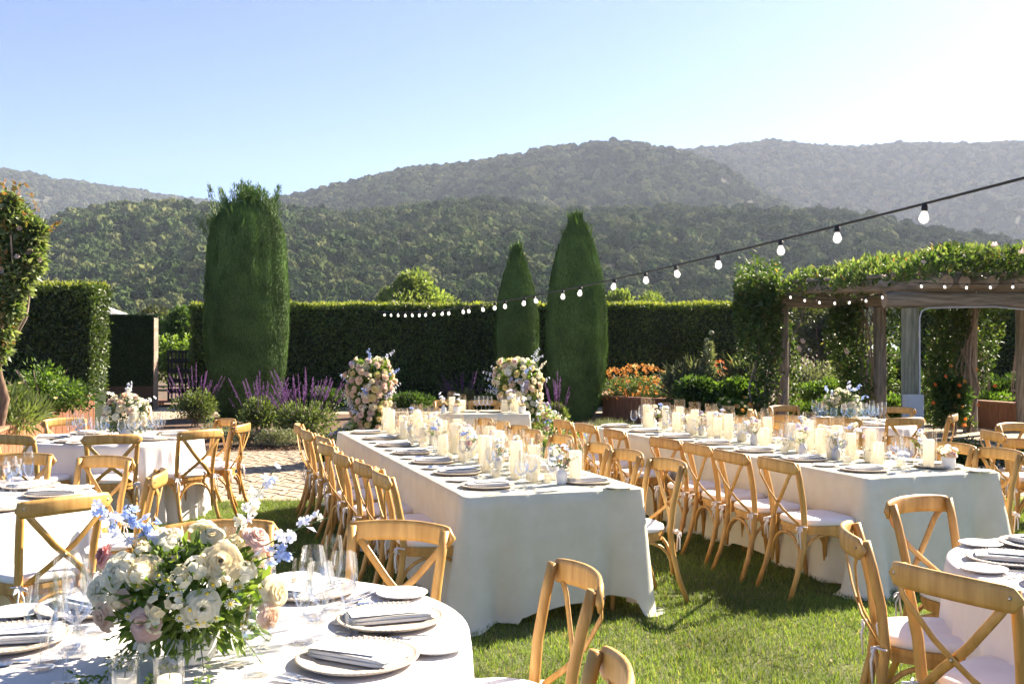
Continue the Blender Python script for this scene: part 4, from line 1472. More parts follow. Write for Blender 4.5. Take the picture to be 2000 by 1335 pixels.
for i in range(46):                                   # loose shoots breaking the outline
    c = C[random.randrange(6)] if i < 26 else C[random.randrange(len(C))]
    s0 = np.array(c) + np.array([random.gauss(0, .16), random.gauss(-.05, .1), .12])
    dv = np.array([random.gauss(.12, .5), random.gauss(-.1, .3), random.gauss(.9 if i < 26 else .0, .4)])
    dv /= np.linalg.norm(dv)
    for k_ in range(11):
        f = .08 + .24 * k_ / 10
        P.append(s0 + dv * f + rng.normal(size=3) * .012 + [0, 0, -.25 * (f - .12) ** 2])
        A.append(dv + rng.normal(size=3) * .7)
P, A = np.array(P), np.array(A)
o = link('shoots', leaf_mesh('shoots', P, A, rng.uniform(.05, .11, len(P)), .04, M['redshoot']), lr)
o['kind'] = 'stuff'
sb = empty('pergola_beam', (-7.05, 12.7, 2.70), 0, 'cut end of a timber beam under the sunlit rose', 'beam')
MB().box((-.9, 0, 0), (2.2, .16, .17)).build('timber', M['redcap'], sb)
MB().box((.205, 0, 0), (.008, .155, .165)).build('cut_end', M['logend'], sb)
for bx in (-1.9,):
    MB().tube([(bx, 0, -2.7), (bx, 0, -.085)], .1, 10).build('post', M['log'], sb)

# ================================================================ FURNITURE
ORDX = ['seventeenth', 'eighteenth', 'nineteenth', 'twentieth', 'twenty-first', 'twenty-second', 'twenty-third', 'twenty-fourth', 'twenty-fifth', 'twenty-sixth', 'twenty-seventh', 'twenty-eighth', 'twenty-ninth', 'thirtieth', 'thirty-first', 'thirty-second', 'thirty-third', 'thirty-fourth']
ORD = ['first', 'second', 'third', 'fourth', 'fifth', 'sixth', 'seventh', 'eighth', 'ninth', 'tenth', 'eleventh', 'twelfth', 'thirteenth', 'fourteenth', 'fifteenth', 'sixteenth'] + ORDX
ANG = R(18.5)
U = np.array([-math.sin(ANG), math.cos(ANG)])
Vv = np.array([math.cos(ANG), math.sin(ANG)])
TH = 0.76                                            # table height


def seat_outline(k=1.0, n=28):
    o = []
    for i in range(n):
        a = 2 * math.pi * i / n
        c, s = math.cos(a), math.sin(a)
        e = 2 / 3.2
        x = math.copysign(abs(c) ** e, c)
        y = math.copysign(abs(s) ** e, s)
        w = 0.197 + 0.022 * y
        o.append((x * w * k, y * 0.212 * k))
    return o


def chair_proto(W):
    parts = []

    def part(name, mb, mat, smooth=True, subs=()):
        parts.append((name, mb.mesh(name, mat, smooth), None, list(subs)))
    for s in (-1, 1):
        part('rear_leg', MB().tube([(s * .200, -.325, 0), (s * .190, -.262, .16), (s * .184, -.218, .33), (s * .182, -.203, .47), (s * .188, -.218, .62), (s * .198, -.250, .77), (s * .205, -.276, .872)],
                                   [.0155, .017, .019, .020, .020, .0195, .0185], 10), W)
        part('front_leg', MB().tube([(s * .163, .178, .43), (s * .168, .185, .25), (s * .182, .205, 0)], [.0185, .018, .0145], 10), W)
    # curved head rail
    mb = MB()
    nx = 17
    vs = []
    prof8 = [(-1, -.55), (-.55, -1), (.55, -1), (1, -.55), (1, .55), (.55, 1), (-.55, 1), (-1, .55)]
    for i in range(nx):
        f = -1 + 2 * i / (nx - 1)
        f = math.copysign(abs(f) ** .8, f)
        x = f * .240
        hh = .041
        if abs(x) > .205:
            hh = .041 * max(.12, math.sqrt(max(0, 1 - ((abs(x) - .205) / .0355) ** 2)))
        yy = -.262 - .062 * (1 - f * f)
        ty = .124 * f / .240                         # slope of the arc
        nn = Vector((-ty, 1, 0)).normalized()
        for a, b in prof8:
            vs.append((x + nn.x * a * .0105, yy + nn.y * a * .0105 - .022, .846 + b * hh - .012 * abs(f) ** 2 + .006))
    fs = [(i * 8 + k, i * 8 + (k + 1) % 8, (i + 1) * 8 + (k + 1) % 8, (i + 1) * 8 + k) for i in range(nx - 1) for k in range(8)]
    fs += [tuple(range(7, -1, -1)), tuple((nx - 1) * 8 + k for k in range(8))]
    mb.add(vs, fs)
    part('top_rail', mb, W)
    for s in (-1, 1):
        o = 0.0055 * s
        part('cross_slat', MB().tube([(s * .214, -.300, .852), (s * .16, -.316 + o, .775), (s * .06, -.300 + o, .66), (0, -.286 + o, .605), (-s * .06, -.270 + o, .555), (-s * .150, -.225, .475)], .0052, 8, True, 3.1), W)
    o = seat_outline()
    part('seat', MB().slab([(x * .965, y * .965) for x, y in o], .408, .438).slab(o, .438, .462), W, False)
    # cushion
    mb = MB()
    n = len(o)
    rings = [(.96, .462), (1.015, .471), (1.025, .483), (1.0, .497), (.93, .5055), (.6, .5095), (.25, .510)]
    vs = [(x * k, y * k, z + .002 * math.sin(7 * i)) for k, z in rings for i, (x, y) in enumerate(o)]
    fs = [(r * n + i, r * n + (i + 1) % n, (r + 1) * n + (i + 1) % n, (r + 1) * n + i) for r in range(len(rings) - 1) for i in range(n)]
    fs += [tuple(range(n - 1, -1, -1)), tuple((len(rings) - 1) * n + i for i in range(n))]
    mb.add(vs, fs)
    subs = []
    for s in (-1, 1):
        t = MB()
        cx, cy_, cz = s * .196, -.222, .468
        t.tube([(cx - .024, cy_ + .02, cz), (cx + .0, cy_ - .024, cz + .004), (cx + .024, cy_ + .02, cz)], .0045, 5)
        for q, (dx, dz) in enumerate(((-.035, -.045), (.035, -.04))):
            t.tube([(cx, cy_ - .02, cz), (cx + dx * .8, cy_ - .03, cz - .005), (cx + dx, cy_ - .03, cz + dz * .6), (cx + dx * .2, cy_ - .026, cz - .008)], .0045, 5)
            t.tube([(cx, cy_ - .022, cz - .004), (cx + dx * .4, cy_ - .034, cz - .05), (cx + dx * .5, cy_ - .03, cz - .115 - .02 * q)], .0042, 5)
        subs.append(('tie_bow', t.mesh('tie_bow', M['cushion'], True), None))
    part('cushion', mb, M['cushion'], True, subs)

    def arch(a, b, zt, za, r=.0105):
        a, b = Vector(a), Vector(b)
        p = []
        for i in range(11):
            t = i / 10
            f = -math.cos(math.pi * t)
            z = za + (zt - za) * math.sin(math.pi * t) ** .75
            p.append(a.lerp(b, (f + 1) / 2) * 1.0)
            p[-1].z = z
        return MB().tube(p, r, 7)
    for s in (-1, 1):
        part('arch', arch((s * .172, -.222, 0), (s * .162, .178, 0), .405, .19), W)
    part('arch', arch((-.158, .178, 0), (.158, .178, 0), .405, .19), W)
    part('arch', arch((-.172, -.222, 0), (.172, -.222, 0), .405, .19), W)
    for x, y, z in ((-.209, -.309, .848), (.209, -.309, .848), (0, -.298, .605)):
        mb = MB()
        mb.lathe([(.0065, 0), (.0065, .003), (.003, .005)], 8, capt=True)
        bm = mb.mesh('bolt', M['bolt'])
        parts.append(('bolt', bm, Matrix.Translation((x, y, z)) @ Matrix.Rotation(R(90), 4, 'X'), []))
    return ('cross_back_chair', None, parts)


CHS = [chair_proto(M[k]) for k in ('wood', 'wood2', 'wood', 'wood3')]


def chair(bx, by, fx, fy, label, group):
    """(bx, by): where the head rail stands; (fx, fy): the way the sitter faces."""
    L = math.hypot(fx, fy)
    fx, fy = fx / L, fy / L
    return spawn(random.choice(CHS), (bx + fx * .285, by + fy * .285, 0), math.atan2(-fx, fy) + R(random.uniform(-5, 5)), label, 'chair', group)


P1 = np.array([-.269, 5.69])
W1, L1 = 1.12, 4.75
P2 = np.array([2.312, 6.506])
W2, L2 = 1.09, 4.64


def on_table(P, w, t):
    return P + Vv * w + U * t


S1L = [.28, .86, 1.46, 2.15, 2.82, 3.48, 4.15]
S1R = [.27, .92, 1.45, 2.22, 2.78, 3.30, 3.80, 4.28]
S2L = [.22, .72, 1.28, 1.83, 2.75, 3.42, 3.99]
S2R = [.20, .66, 1.26, 1.85, 2.45, 3.05, 3.65, 4.2]
for P, W, ss, side, off, tn in ((P1, W1, S1L, 'left', -.43, 'middle long table'), (P1, W1, S1R, 'right', .31, 'middle long table'),
                                (P2, W2, S2L, 'left', -.52, 'pergola-side long table'), (P2, W2, S2R, 'right', .22, 'pergola-side long table')):
    for i, t in enumerate(ss):
        w = off if side == 'left' else W + off
        b = on_table(P, w + random.uniform(-.04, .03), t + random.uniform(-.03, .03))
        d = Vv if side == 'left' else -Vv
        chair(b[0], b[1], d[0], d[1], 'wooden cross-back chair, %s from the near end, %s side of the %s' % (ORD[i], side, tn), 'chairs along the long tables')

ROUND = {
    'fore': (-.90, 2.93, .775), 'right': (2.48, 3.75, .775), 'mid': (-3.15, 5.55, .775), 'back': (-3.79, 9.55, .79), 'perg': (3.85, 11.5, .76), 'edge': (5.33, 8.65, .78)}
RC = [
    ('fore', -.44, 4.07, 'chair at the round table with the big bouquet, showing its crossed back frontally'),
    ('fore', .20, 3.22, 'chair at the foreground table turned sideways before the lawn'),
    ('fore!', .20, 2.20, 'chair cut by the bottom edge, only its rail end and post top showing'),
    ('fore', -1.20, 4.10, 'chair hidden behind the big bouquet, its rail end peeking out at the side'),
    ('right', 1.98, 4.80, 'chair in front of the pergola-side long table end, back to that cloth'),
    ('right', 1.38, 3.97, 'chair seen side on at the lower right round table, cushion half sunlit'),
    ('right', 1.41, 3.22, 'closest chair at the lower right round table, big curved rail in front'),
    ('mid', -2.17, 4.88, 'chair between the bouquet and the partly seen left table, large crossed back'),
    ('mid', -2.10, 5.86, 'chair seen edge on above the blue delphiniums, at the partly seen table'),
    ('mid', -2.68, 6.60, 'chair back to back with the one at the far left round table'),
    ('mid', -3.36, 6.78, 'chair at the left frame edge behind the partly seen table glasses'),
    ('back', -3.36, 8.36, 'chair with its crossed back before the hanging white cloth of the far left table'),
    ('back', -2.76, 8.86, 'chair standing on the lawn edge at the far left round table, full back visible'),
    ('back', -2.93, 10.20, 'chair on the paving behind the far left round table, crossed back to the salvias'),
    ('back', -2.60, 9.58, 'chair seen edge on beside the far left round table, by the open paving'),
    ('back', -4.62, 10.30, 'chair behind the far left round table, in front of the redwood planter'),
    ('back', -4.18, 8.35, 'chair at the left frame edge in front of the planter, far left table'),
    ('back', -4.85, 8.95, 'second chair at the left frame edge, farther and mostly cut off'),
    ('perg', 3.40, 10.42, 'chair in the middle of the near side of the shaded round table'),
    ('perg', 4.10, 10.42, 'chair near the painted pergola post, near side of the shaded round table'),
    ('perg', 4.85, 11.00, 'chair seen edge on beyond the electrical box at the shaded round table'),
    ('perg', 3.45, 12.62, 'shaded chair, far side of the shaded round table, by the first post'),
    ('perg', 4.75, 12.30, 'shaded chair, far side of the shaded round table, behind the box'),
    ('perg', 2.86, 11.80, 'shaded chair seen edge on at the end of the shaded round table'),
    ('perg', 2.98, 10.85, 'shaded chair peeking over candles at the shaded round table corner'),
    ('edge', 4.22, 8.75, 'chair seen edge on at the right frame edge, facing an unseen table'),
    ('edge', 4.82, 9.60, 'farthest chair at the right frame edge, wide crossed back'),
    ('edge', 4.14, 7.92, 'chair cut by the right frame edge, nearest of those at the unseen table'),
]
for key, bx, by, lab in RC:
    cx, cy_, r = ROUND[key.strip('!')]
    dx, dy = (cx - bx, cy_ - by) if '!' not in key else (-1, .09)
    chair(bx, by, dx, dy, 'wooden ' + lab, 'chairs around the round tables')
# head table chairs
for x, lab in ((-.88, 'chair behind the head table, on the side of the peach flower column'), (-.40, 'chair behind the head table, beside the wine glasses')):
    chair(x, 13.98, 0.0, -1, 'wooden cross-back ' + lab, 'chairs behind the head table')


# ---- cloths
def rect_cloth(name, label, cen, W, L, rz, mat, hem, seed, corner=(1, 1, 1, 1), top=TH, group=None, flare=.11, fr=.55):
    r = .02
    per = []
    sp = .026
    hw, hl = W / 2, L / 2
    corners = [(-hw, -hl), (hw, -hl), (hw, hl), (-hw, hl)]

    def seg(a, b):
        n = max(2, int(math.dist(a, b) / sp))
        for i in range(n):
            t = i / n
            per.append((a[0] + (b[0] - a[0]) * t, a[1] + (b[1] - a[1]) * t))
    nrm_list = []
    pts = []
    for ci in range(4):
        c = corners[ci]
        cx, cy_ = c[0] - math.copysign(r, c[0]), c[1] - math.copysign(r, c[1])
        a0 = {0: 180, 1: 270, 2: 0, 3: 90}[ci]
        for k in range(9):
            a = R(a0 + 90 * k / 8)
            pts.append((cx + r * math.cos(a), cy_ + r * math.sin(a), math.cos(a), math.sin(a)))
        d = corners[(ci + 1) % 4]
        dx, dy = d[0] - math.copysign(r, d[0]), d[1] - math.copysign(r, d[1])
        a = R(a0 + 90)
        sx, sy = cx + r * math.cos(a), cy_ + r * math.sin(a)
        ex, ey = dx + r * math.cos(a), dy + r * math.sin(a)
        n = int(math.dist((sx, sy), (ex, ey)) / sp)
        for k in range(1, n):
            t = k / n
            pts.append((sx + (ex - sx) * t, sy + (ey - sy) * t, math.cos(a), math.sin(a)))
    A = np.array(pts)
    N = len(A)
    arc = np.concatenate([[0], np.cumsum(np.hypot(*np.diff(A[:, :2], axis=0).T))])
    dc = np.min([np.hypot(A[:, 0] - c[0], A[:, 1] - c[1]) / np.where(np.array(corner[i]) > 0, corner[i], 1) for i, c in enumerate(corners)], axis=0)
    q = np.random.default_rng(seed)
    rows = 20
    drop = top
    V = [np.stack([A[:, 0], A[:, 1], np.full(N, top)], 1)]
    zb = np.array([hem(x, y) for x, y in A[:, :2]])
    w1 = fbm(arc * 2.2, 0 * arc + seed, 0, seed, 3) - .5
    w2 = fbm(arc * 6.0, 0 * arc + seed * 3, 0, seed + 1, 2) - .5
    w3 = fbm(arc * .8, 0 * arc + seed, 0, seed + 2, 2) - .5
    for i in range(1, rows + 1):
        f = i / rows
        z = top - .008 - (top - .008 - zb) * f ** 1.02
        if i == 1: z = np.full(N, top - .006)
        off = .007 + .020 * f + f ** 1.2 * (.10 * w1 + .035 * w2 + .05 * w3)
        fl_ = flare * np.where(A[:, 0] > 0, fr, 1.0)
        off = off + fl_ * f ** 1.1 * np.exp(-(dc / .11) ** 2) - .055 * f * np.exp(-((dc - .20) / .065) ** 2) + .02 * f * np.exp(-((dc - .36) / .07) ** 2)
        for x0_ in (-.19, .24):                      # ironed creases in the end drops
            off = off + (np.abs(A[:, 3]) > .9) * .007 * np.exp(-((A[:, 0] - x0_ * W / 1.12) / .016) ** 2)
        off = off + .006 * np.exp(-((f - .42) / .03) ** 2) * (.5 + w3)
        xx = A[:, 0] + A[:, 2] * off
        yy = A[:, 1] + A[:, 3] * off
        V.append(np.stack([xx, yy, z], 1))
    # a little cloth lying on the ground at the corners
    last = V[-1]
    k = np.exp(-(dc / .16) ** 2)
    low = (zb < .05)
    ext = (.012 + .045 * k) * low
    V.append(np.stack([last[:, 0] + A[:, 2] * ext, last[:, 1] + A[:, 3] * ext, np.where(low, .012 + .012 * q.random(N), last[:, 2] - .004)], 1))
    rows += 2
    VV = np.concatenate(V)
    a = (np.arange(rows - 1)[:, None] * N + np.arange(N)[None])
    b = (np.arange(rows - 1)[:, None] * N + (np.arange(N)[None] + 1) % N)
    Fc = np.stack([a, a + N, b + N, b], -1).reshape(-1, 4)
    # top as a grid so that it can wrinkle slightly
    nx, ny = 18, int(18 * L / W)
    gx, gy = np.meshgrid(np.linspace(-hw + .02, hw - .02, nx), np.linspace(-hl + .02, hl - .02, ny))
    gz = top + .002 + .0022 * (fbm(gx * 4, gy * 4, 0, seed, 3) - .5)
    G = np.stack([gx, gy, gz], -1).reshape(-1, 3)
    ga = (np.arange(ny - 1)[:, None] * nx + np.arange(nx - 1)[None]).reshape(-1, 1)
    GF = np.concatenate([ga, ga + 1, ga + nx + 1, ga + nx], 1) + len(VV)
    # ring ngon just under the grid closes the top
    me = np_mesh(name, np.concatenate([VV, G]), [Fc, GF, np.arange(N)[None]], mat, True)
    o = link(name, me, None, (cen[0], cen[1], 0), (0, 0, rz))
    return tag(o, label, 'tablecloth', group)


def hem1(x, y):                                     # middle table, near cloth: hem lifts along the near end
    if y < -1.15:
        f = (x + .56) / 1.12
        return .015 + .105 * np.interp(f, [0, .12, .25, .5, .78, .93, .97, 1], [0, 0, .25, .75, 1.05, 1.0, .05, 0])
    return .03 + .02 * math.sin(y * 3)


def hem2(x, y):
    if y < -1.1:
        return .012 + .02 * max(0, x) / .5
    return .04 + .025 * math.sin(y * 4 + 1)


rz = ANG
c = on_table(P1, W1 / 2, 1.2)
rect_cloth('tablecloth', 'sage linen cloth over the near half of the middle long table, its end facing us', c, W1, 2.40, rz, M['linen'], hem1, 3)
c = on_table(P1, W1 / 2, 2.43 + 1.165)
rect_cloth('tablecloth', 'linen cloth over the far half of the middle long table', c, W1, 2.33, rz, M['linen'], lambda x, y: .03, 5)
c = on_table(P2, W2 / 2, 1.17)
rect_cloth('tablecloth', 'linen cloth with a puddled corner, near half of the long table before the pergola', c, W2, 2.34, rz, M['linen'], hem2, 8, (1, 1, 1, 1), flare=.19)
c = on_table(P2, W2 / 2, 2.37 + 1.14)
rect_cloth('tablecloth', 'linen cloth over the far half of the long table before the pergola', c, W2, 2.27, rz, M['linen'], lambda x, y: .03, 9)
HX, HY = -.40, 13.25
rect_cloth('tablecloth', 'grey linen cloth hanging over the small head table between the flower columns', (HX, HY), 1.26, .56, 0, M['linen'], lambda x, y: .02, 12, flare=.05)


def table(name, label, cat, cen, rz, shape, dims):
    root = empty(name, (cen[0], cen[1], 0), rz, label, cat)
    if shape == 'rect':
        W, L = dims
        MB().box((0, 0, TH - .028), (W - .04, L - .04, .045)).build('tabletop', M['tabletop'], root)
        for sx in (-1, 1):
            for sy in (-1, 1):
                MB().tube([(sx * (W / 2 - .16), sy * (L / 2 - .22), 0), (sx * (W / 2 - .14), sy * (L / 2 - .22), TH - .05)], .016, 8).build('leg', M['steel'], root)
    else:
        r = dims
        MB().lathe([(r - .03, TH - .045), (r - .018, TH - .03), (r - .02, TH - .012)], 40, capb=True, capt=True).build('tabletop', M['tabletop'], root)
        for k in range(4):
            a = R(45 + 90 * k)
            MB().tube([(math.cos(a) * .42, math.sin(a) * .42, 0), (math.cos(a) * .38, math.sin(a) * .38, TH - .045)], .016, 8).build('leg', M['steel'], root)
    return root


table('folding_table', 'long folding table under the linen, near half of the middle row, hem lifted', 'table', on_table(P1, W1 / 2, 1.2), rz, 'rect', (W1, 2.40))
table('folding_table', 'long folding table under the linen, far half of the middle row', 'table', on_table(P1, W1 / 2, 3.595), rz, 'rect', (W1, 2.33))
table('folding_table', 'long folding table under the linen with the puddled corner, before the pergola', 'table', on_table(P2, W2 / 2, 1.17), rz, 'rect', (W2, 2.34))
table('folding_table', 'long folding table under the linen, far half of the row before the pergola', 'table', on_table(P2, W2 / 2, 3.51), rz, 'rect', (W2, 2.27))
table('folding_table', 'small head table under grey linen between the flower columns', 'table', (HX, HY), 0, 'rect', (1.26, .56))


def round_cloth(label, cx, cy_, r, folds, seed, zb=.015):
    N, rows = 300, 20
    th = np.linspace(0, 2 * np.pi, N, endpoint=False)
    ph = th * folds + 2.2 * (fbm(np.cos(th) * 3, np.sin(th) * 3, 0, seed, 3) - .5) * 6
    am = .35 + 1.1 * fbm(np.cos(th) * 4 + 9, np.sin(th) * 4, 0, seed + 1, 2)
    wave = (np.cos(ph) * .5 + .5) ** 1.6 - .35
    V = []
    for k in (.0, .35, .7, .9, .975):
        rr = np.maximum(k * r, 1e-4)
        zz = TH + .003 * (fbm(np.cos(th) * k * 5 + 20, np.sin(th) * k * 5, 0, seed, 3) - .5) + .001
        V.append(np.stack([rr * np.cos(th), rr * np.sin(th), zz + 0 * th], 1))
    for i in range(rows + 1):
        f = i / rows
        off = r + .006 + .035 * f + .062 * am * wave * f ** .85
        z = TH - .007 - (TH - .007 - zb) * f
        if i == 0:
            off = r + 0 * th
            z = TH - .003
        V.append(np.stack([off * np.cos(th), off * np.sin(th), z + 0 * th], 1))
    VV = np.concatenate(V)
    m = len(V)
    a = (np.arange(m - 1)[:, None] * N + np.arange(N)[None])
    b = (np.arange(m - 1)[:, None] * N + (np.arange(N)[None] + 1) % N)
    Fc = np.stack([a, b, b + N, a + N], -1).reshape(-1, 4)[:, ::-1]
    o = link('tablecloth', np_mesh('tablecloth', VV, Fc, M['white_cloth'], True), None, (cx, cy_, 0))
    return tag(o, label, 'tablecloth')


RL = {'fore': 'the foreground round table with the big bouquet', 'right': 'the round table at the lower right corner', 'mid': 'the round table cut by the left edge',
      'back': 'the far left round table by the planter', 'perg': 'the shaded round table by the pergola', 'edge': 'the round table beyond the right edge'}
for i, (k, (cx, cy_, r)) in enumerate(ROUND.items()):
    if k == 'edge': continue
    round_cloth('white cloth with soft folds on ' + RL[k], cx, cy_, r, 26, 40 + i)
    table('round_table', 'banquet table under the cloth, ' + RL[k], 'table', (cx, cy_), .3 * i, 'round', r)

# ================================================================ TABLEWARE
def charger_mesh():
    n = 64
    mb = MB()
    mb.lathe([(.10, .0), (.145, .004), (.163, .0125), (.1665, .0155), (.162, .0175), (.148, .0140), (.118, .0105), (.112, .0075), (.104, .0065), (.004, .0065)], n, flute=0)
    for k in range(n):                               # beaded rim
        a = 2 * math.pi * (k + .5) / n
        c_, s_ = math.cos(a), math.sin(a)
        t = (-s_ * .0062, c_ * .0062)
        p = (c_ * .159, s_ * .159)
        mb.add([(p[0] - t[0], p[1] - t[1], .0165), (p[0] + c_ * .007, p[1] + s_ * .007, .017), (p[0] + t[0], p[1] + t[1], .0165), (p[0] - c_ * .007, p[1] - s_ * .007, .016), (p[0], p[1], .0215)],
               [(0, 1, 4), (1, 2, 4), (2, 3, 4), (3, 0, 4)])
    return mb.mesh('charger_plate', M['charger'], True)


def bread_mesh():
    return MB().lathe([(.05, 0), (.072, .004), (.086, .010), (.0885, .0125), (.085, .0135), (.07, .0095), (.062, .0065), (.055, .0055), (.003, .0055)], 44).mesh('bread_plate', M['plate'], True)


def napkin_mesh():
    mb = MB()
    w, l = .062, .135

    def lay(z, dz, k, sh):
        def fn(u, v):
            x = (u * 2 - 1) * w * k + sh
            y = (v * 2 - 1) * l * k
            return (x, y, z + dz * math.sin(u * 3 + v * 4) - .004 * max(0, abs(v * 2 - 1) - .8) * 5)
        return fn
    for i in range(2):
        z = .003 + i * .0095
        mb.grid(lay(z + .0085, .0025, 1 - i * .02, .002 * i), 7, 11)
        n = 7 * 11
        # sides
        o = []
        for j in range(24):
            a_ = 2 * math.pi * j / 24
            c_, s_ = math.cos(a_), math.sin(a_)
            e = .35
            o.append((math.copysign(abs(c_) ** e, c_) * w * (1 - i * .02) + .002 * i, math.copysign(abs(s_) ** e, s_) * l * (1 - i * .02)))
        mb.slab(o, z, z + .008, .04)
    return mb.mesh('napkin', M['napkin'], False)


def card_mesh():
    return MB().box((0, 0, .001), (.098, .205, .0016)).mesh('menu_card', M['card'])


def fork_mesh(L=.2):
    mb = MB()
    P = [(-.0055, 0, .001), (-.0045, .05, .003), (-.0025, .105, .004), (-.0035, .125, .004), (-.0105, .14, .003), (-.011, .155, .004)]
    vs, fs = [], []
    for x, y, z in P:
        vs += [(x, y, z), (-x, y, z), (-x, y, z + .002), (x, y, z + .002)]
    for i in range(len(P) - 1):
        for k in range(4):
            fs.append((i * 4 + k, i * 4 + (k + 1) % 4, i * 4 + 4 + (k + 1) % 4, i * 4 + 4 + k))
    fs.append((0, 3, 2, 1))
    mb.add(vs, fs)
    for k in range(4):
        x = -.0093 + k * .0062
        mb.box((x, .176, .006), (.0028, .046, .002))
    return mb.mesh('fork', M['steel'])


def knife_mesh():
    return MB().slab([(-.0055, 0), (.0055, 0), (.005, .10), (.010, .115), (.011, .19), (.004, .222), (-.006, .22), (-.006, .10)], .001, .004, .03).mesh('knife', M['steel'])


def spoon_mesh():
    mb = MB()
    o = [(-.0055, 0), (.0055, 0), (.003, .11), (.012, .125), (.018, .145), (.016, .168), (.006, .182), (-.006, .182), (-.016, .168), (-.018, .145), (-.012, .125), (-.003, .11)]
    mb.slab(o, .001, .004, .05)
    return mb.mesh('spoon', M['steel'])


def wine_mesh(name, R0, H, stem, mat, bowl, n=28, base=.034):
    p = [(base, .0012), (base, .003), (base * .6, .0045), (.008, .009), (.0042, .02), (.0036, stem * .6), (.0045, stem - .006), (.008, stem)]
    for f, r in bowl:
        p.append((R0 * r, stem + (H - stem) * f))
    return MB().lathe(p, n, capb=True).mesh(name, mat, True)


BWL = [(.05, .42), (.14, .72), (.27, .93), (.42, 1.0), (.6, .97), (.8, .87), (1.0, .76)]
FLU = [(.06, .45), (.2, .75), (.4, .95), (.6, 1.0), (.8, .96), (1.0, .86)]
WINE = wine_mesh('wine_glass', .043, .215, .092, M['glass'], BWL)
GOB = wine_mesh('water_goblet', .041, .175, .065, M['glass'], BWL)
FLT = wine_mesh('champagne_flute', .032, .235, .090, M['glass'], FLU)
GOBB = wine_mesh('water_goblet', .043, .18, .075, M['bluegl'], BWL)
CHG, BRD, NAP, CRD, FRK, KNF, SPN = charger_mesh(), bread_mesh(), napkin_mesh(), card_mesh(), fork_mesh(), knife_mesh(), spoon_mesh()
ZT = TH + .0045


def put(name, me, x, y, z, rz, label, cat, group):
    o = link(name, me, None, (x, y, z), (0, 0, rz))
    return tag(o, label, cat, group)


def setting(ex, ey, nx, ny, where, grp, cut=True, bread=True, glasses=('wine_glass', 'water_goblet', 'champagne_flute'), blue=False, card=True):
    """(ex, ey) point on the table edge, (nx, ny) inward direction."""
    sx, sy = -ny, nx                                  # sitter's left
    rz = math.atan2(-nx, ny)

    def at(a, b):
        return ex + sx * a + nx * b, ey + sy * a + ny * b
    j = random.uniform(-.06, .06)
    x, y = at(0, .20)
    put('charger_plate', CHG, x, y, ZT, random.uniform(0, 6), 'cream beaded charger plate, ' + where, 'plate', 'charger plates on ' + grp)
    x, y = at(0, .205)
    put('napkin', NAP, x, y, ZT + .0085, rz + j, 'folded grey napkin on its plate, ' + where, 'napkin', 'folded napkins on ' + grp)
    if card:
        x, y = at(.005, .225)
        put('menu_card', CRD, x, y, ZT + .0345, rz + j + random.uniform(-.1, .1), 'white menu card on the napkin, ' + where, 'card', 'menu cards on ' + grp)
    if bread:
        x, y = at(.315, .12)
        put('bread_plate', BRD, x, y, ZT, 0, 'small white bread plate, ' + where, 'plate', 'bread plates on ' + grp)
    if cut:
        for a, me, nm, lb in ((.190, FRK, 'fork', 'inner silver fork'), (.215, FRK, 'fork', 'outer silver fork'), (-.190, KNF, 'knife', 'silver knife'), (-.222, SPN, 'spoon', 'silver spoon')):
            x, y = at(a, .10)
            put(nm, me, x, y, ZT, rz + random.uniform(-.05, .05), lb + ', ' + where, nm, nm + 's on ' + grp)
    spots = {'wine_glass': (-.15, .44), 'water_goblet': (-.055, .405), 'champagne_flute': (-.20, .365)}
    for g in glasses:
        a, b = spots[g]
        x, y = at(a + random.uniform(-.015, .015), b + random.uniform(-.015, .015))
        me = {'wine_glass': WINE, 'water_goblet': GOBB if blue else GOB, 'champagne_flute': FLT}[g]
        put(g, me, x, y, ZT, random.uniform(0, 6), 'clear ' + g.replace('_', ' ') + ', ' + where if not (blue and g == 'water_goblet') else 'blue tinted goblet, ' + where, 'glass', 'glasses on ' + grp)


for P, W, ss, side, tn in ((P1, W1, S1L, 'left', 'the middle long table'), (P1, W1, S1R[:7], 'right', 'the middle long table'), (P2, W2, S2L, 'left', 'the pergola-side long table'), (P2, W2, S2R[:7], 'right', 'the pergola-side long table')):
    for i, t in enumerate(ss):
        tt = .32 + (4.75 - .64) * i / (len(ss) - 1)
        p = on_table(P, 0.03 if side == 'left' else W - .03, tt)
        n = Vv if side == 'left' else -Vv
        setting(p[0], p[1], n[0], n[1], '%s from near end, %s of %s' % (ORD[i], side, tn[4:]), tn, cut=i < 4, bread=i < 5,
                glasses=('wine_glass', 'water_goblet', 'champagne_flute') if i < 3 else ('wine_glass', 'water_goblet'), card=i < 5)


def round_settings(key, angs, names, **kw):
    cx, cy_, r = ROUND[key]
    for a, nm in zip(angs, names):
        a = R(a)
        setting(cx + math.cos(a) * r * .96, cy_ + math.sin(a) * r * .96, -math.cos(a), -math.sin(a), nm, RL[key], **kw)


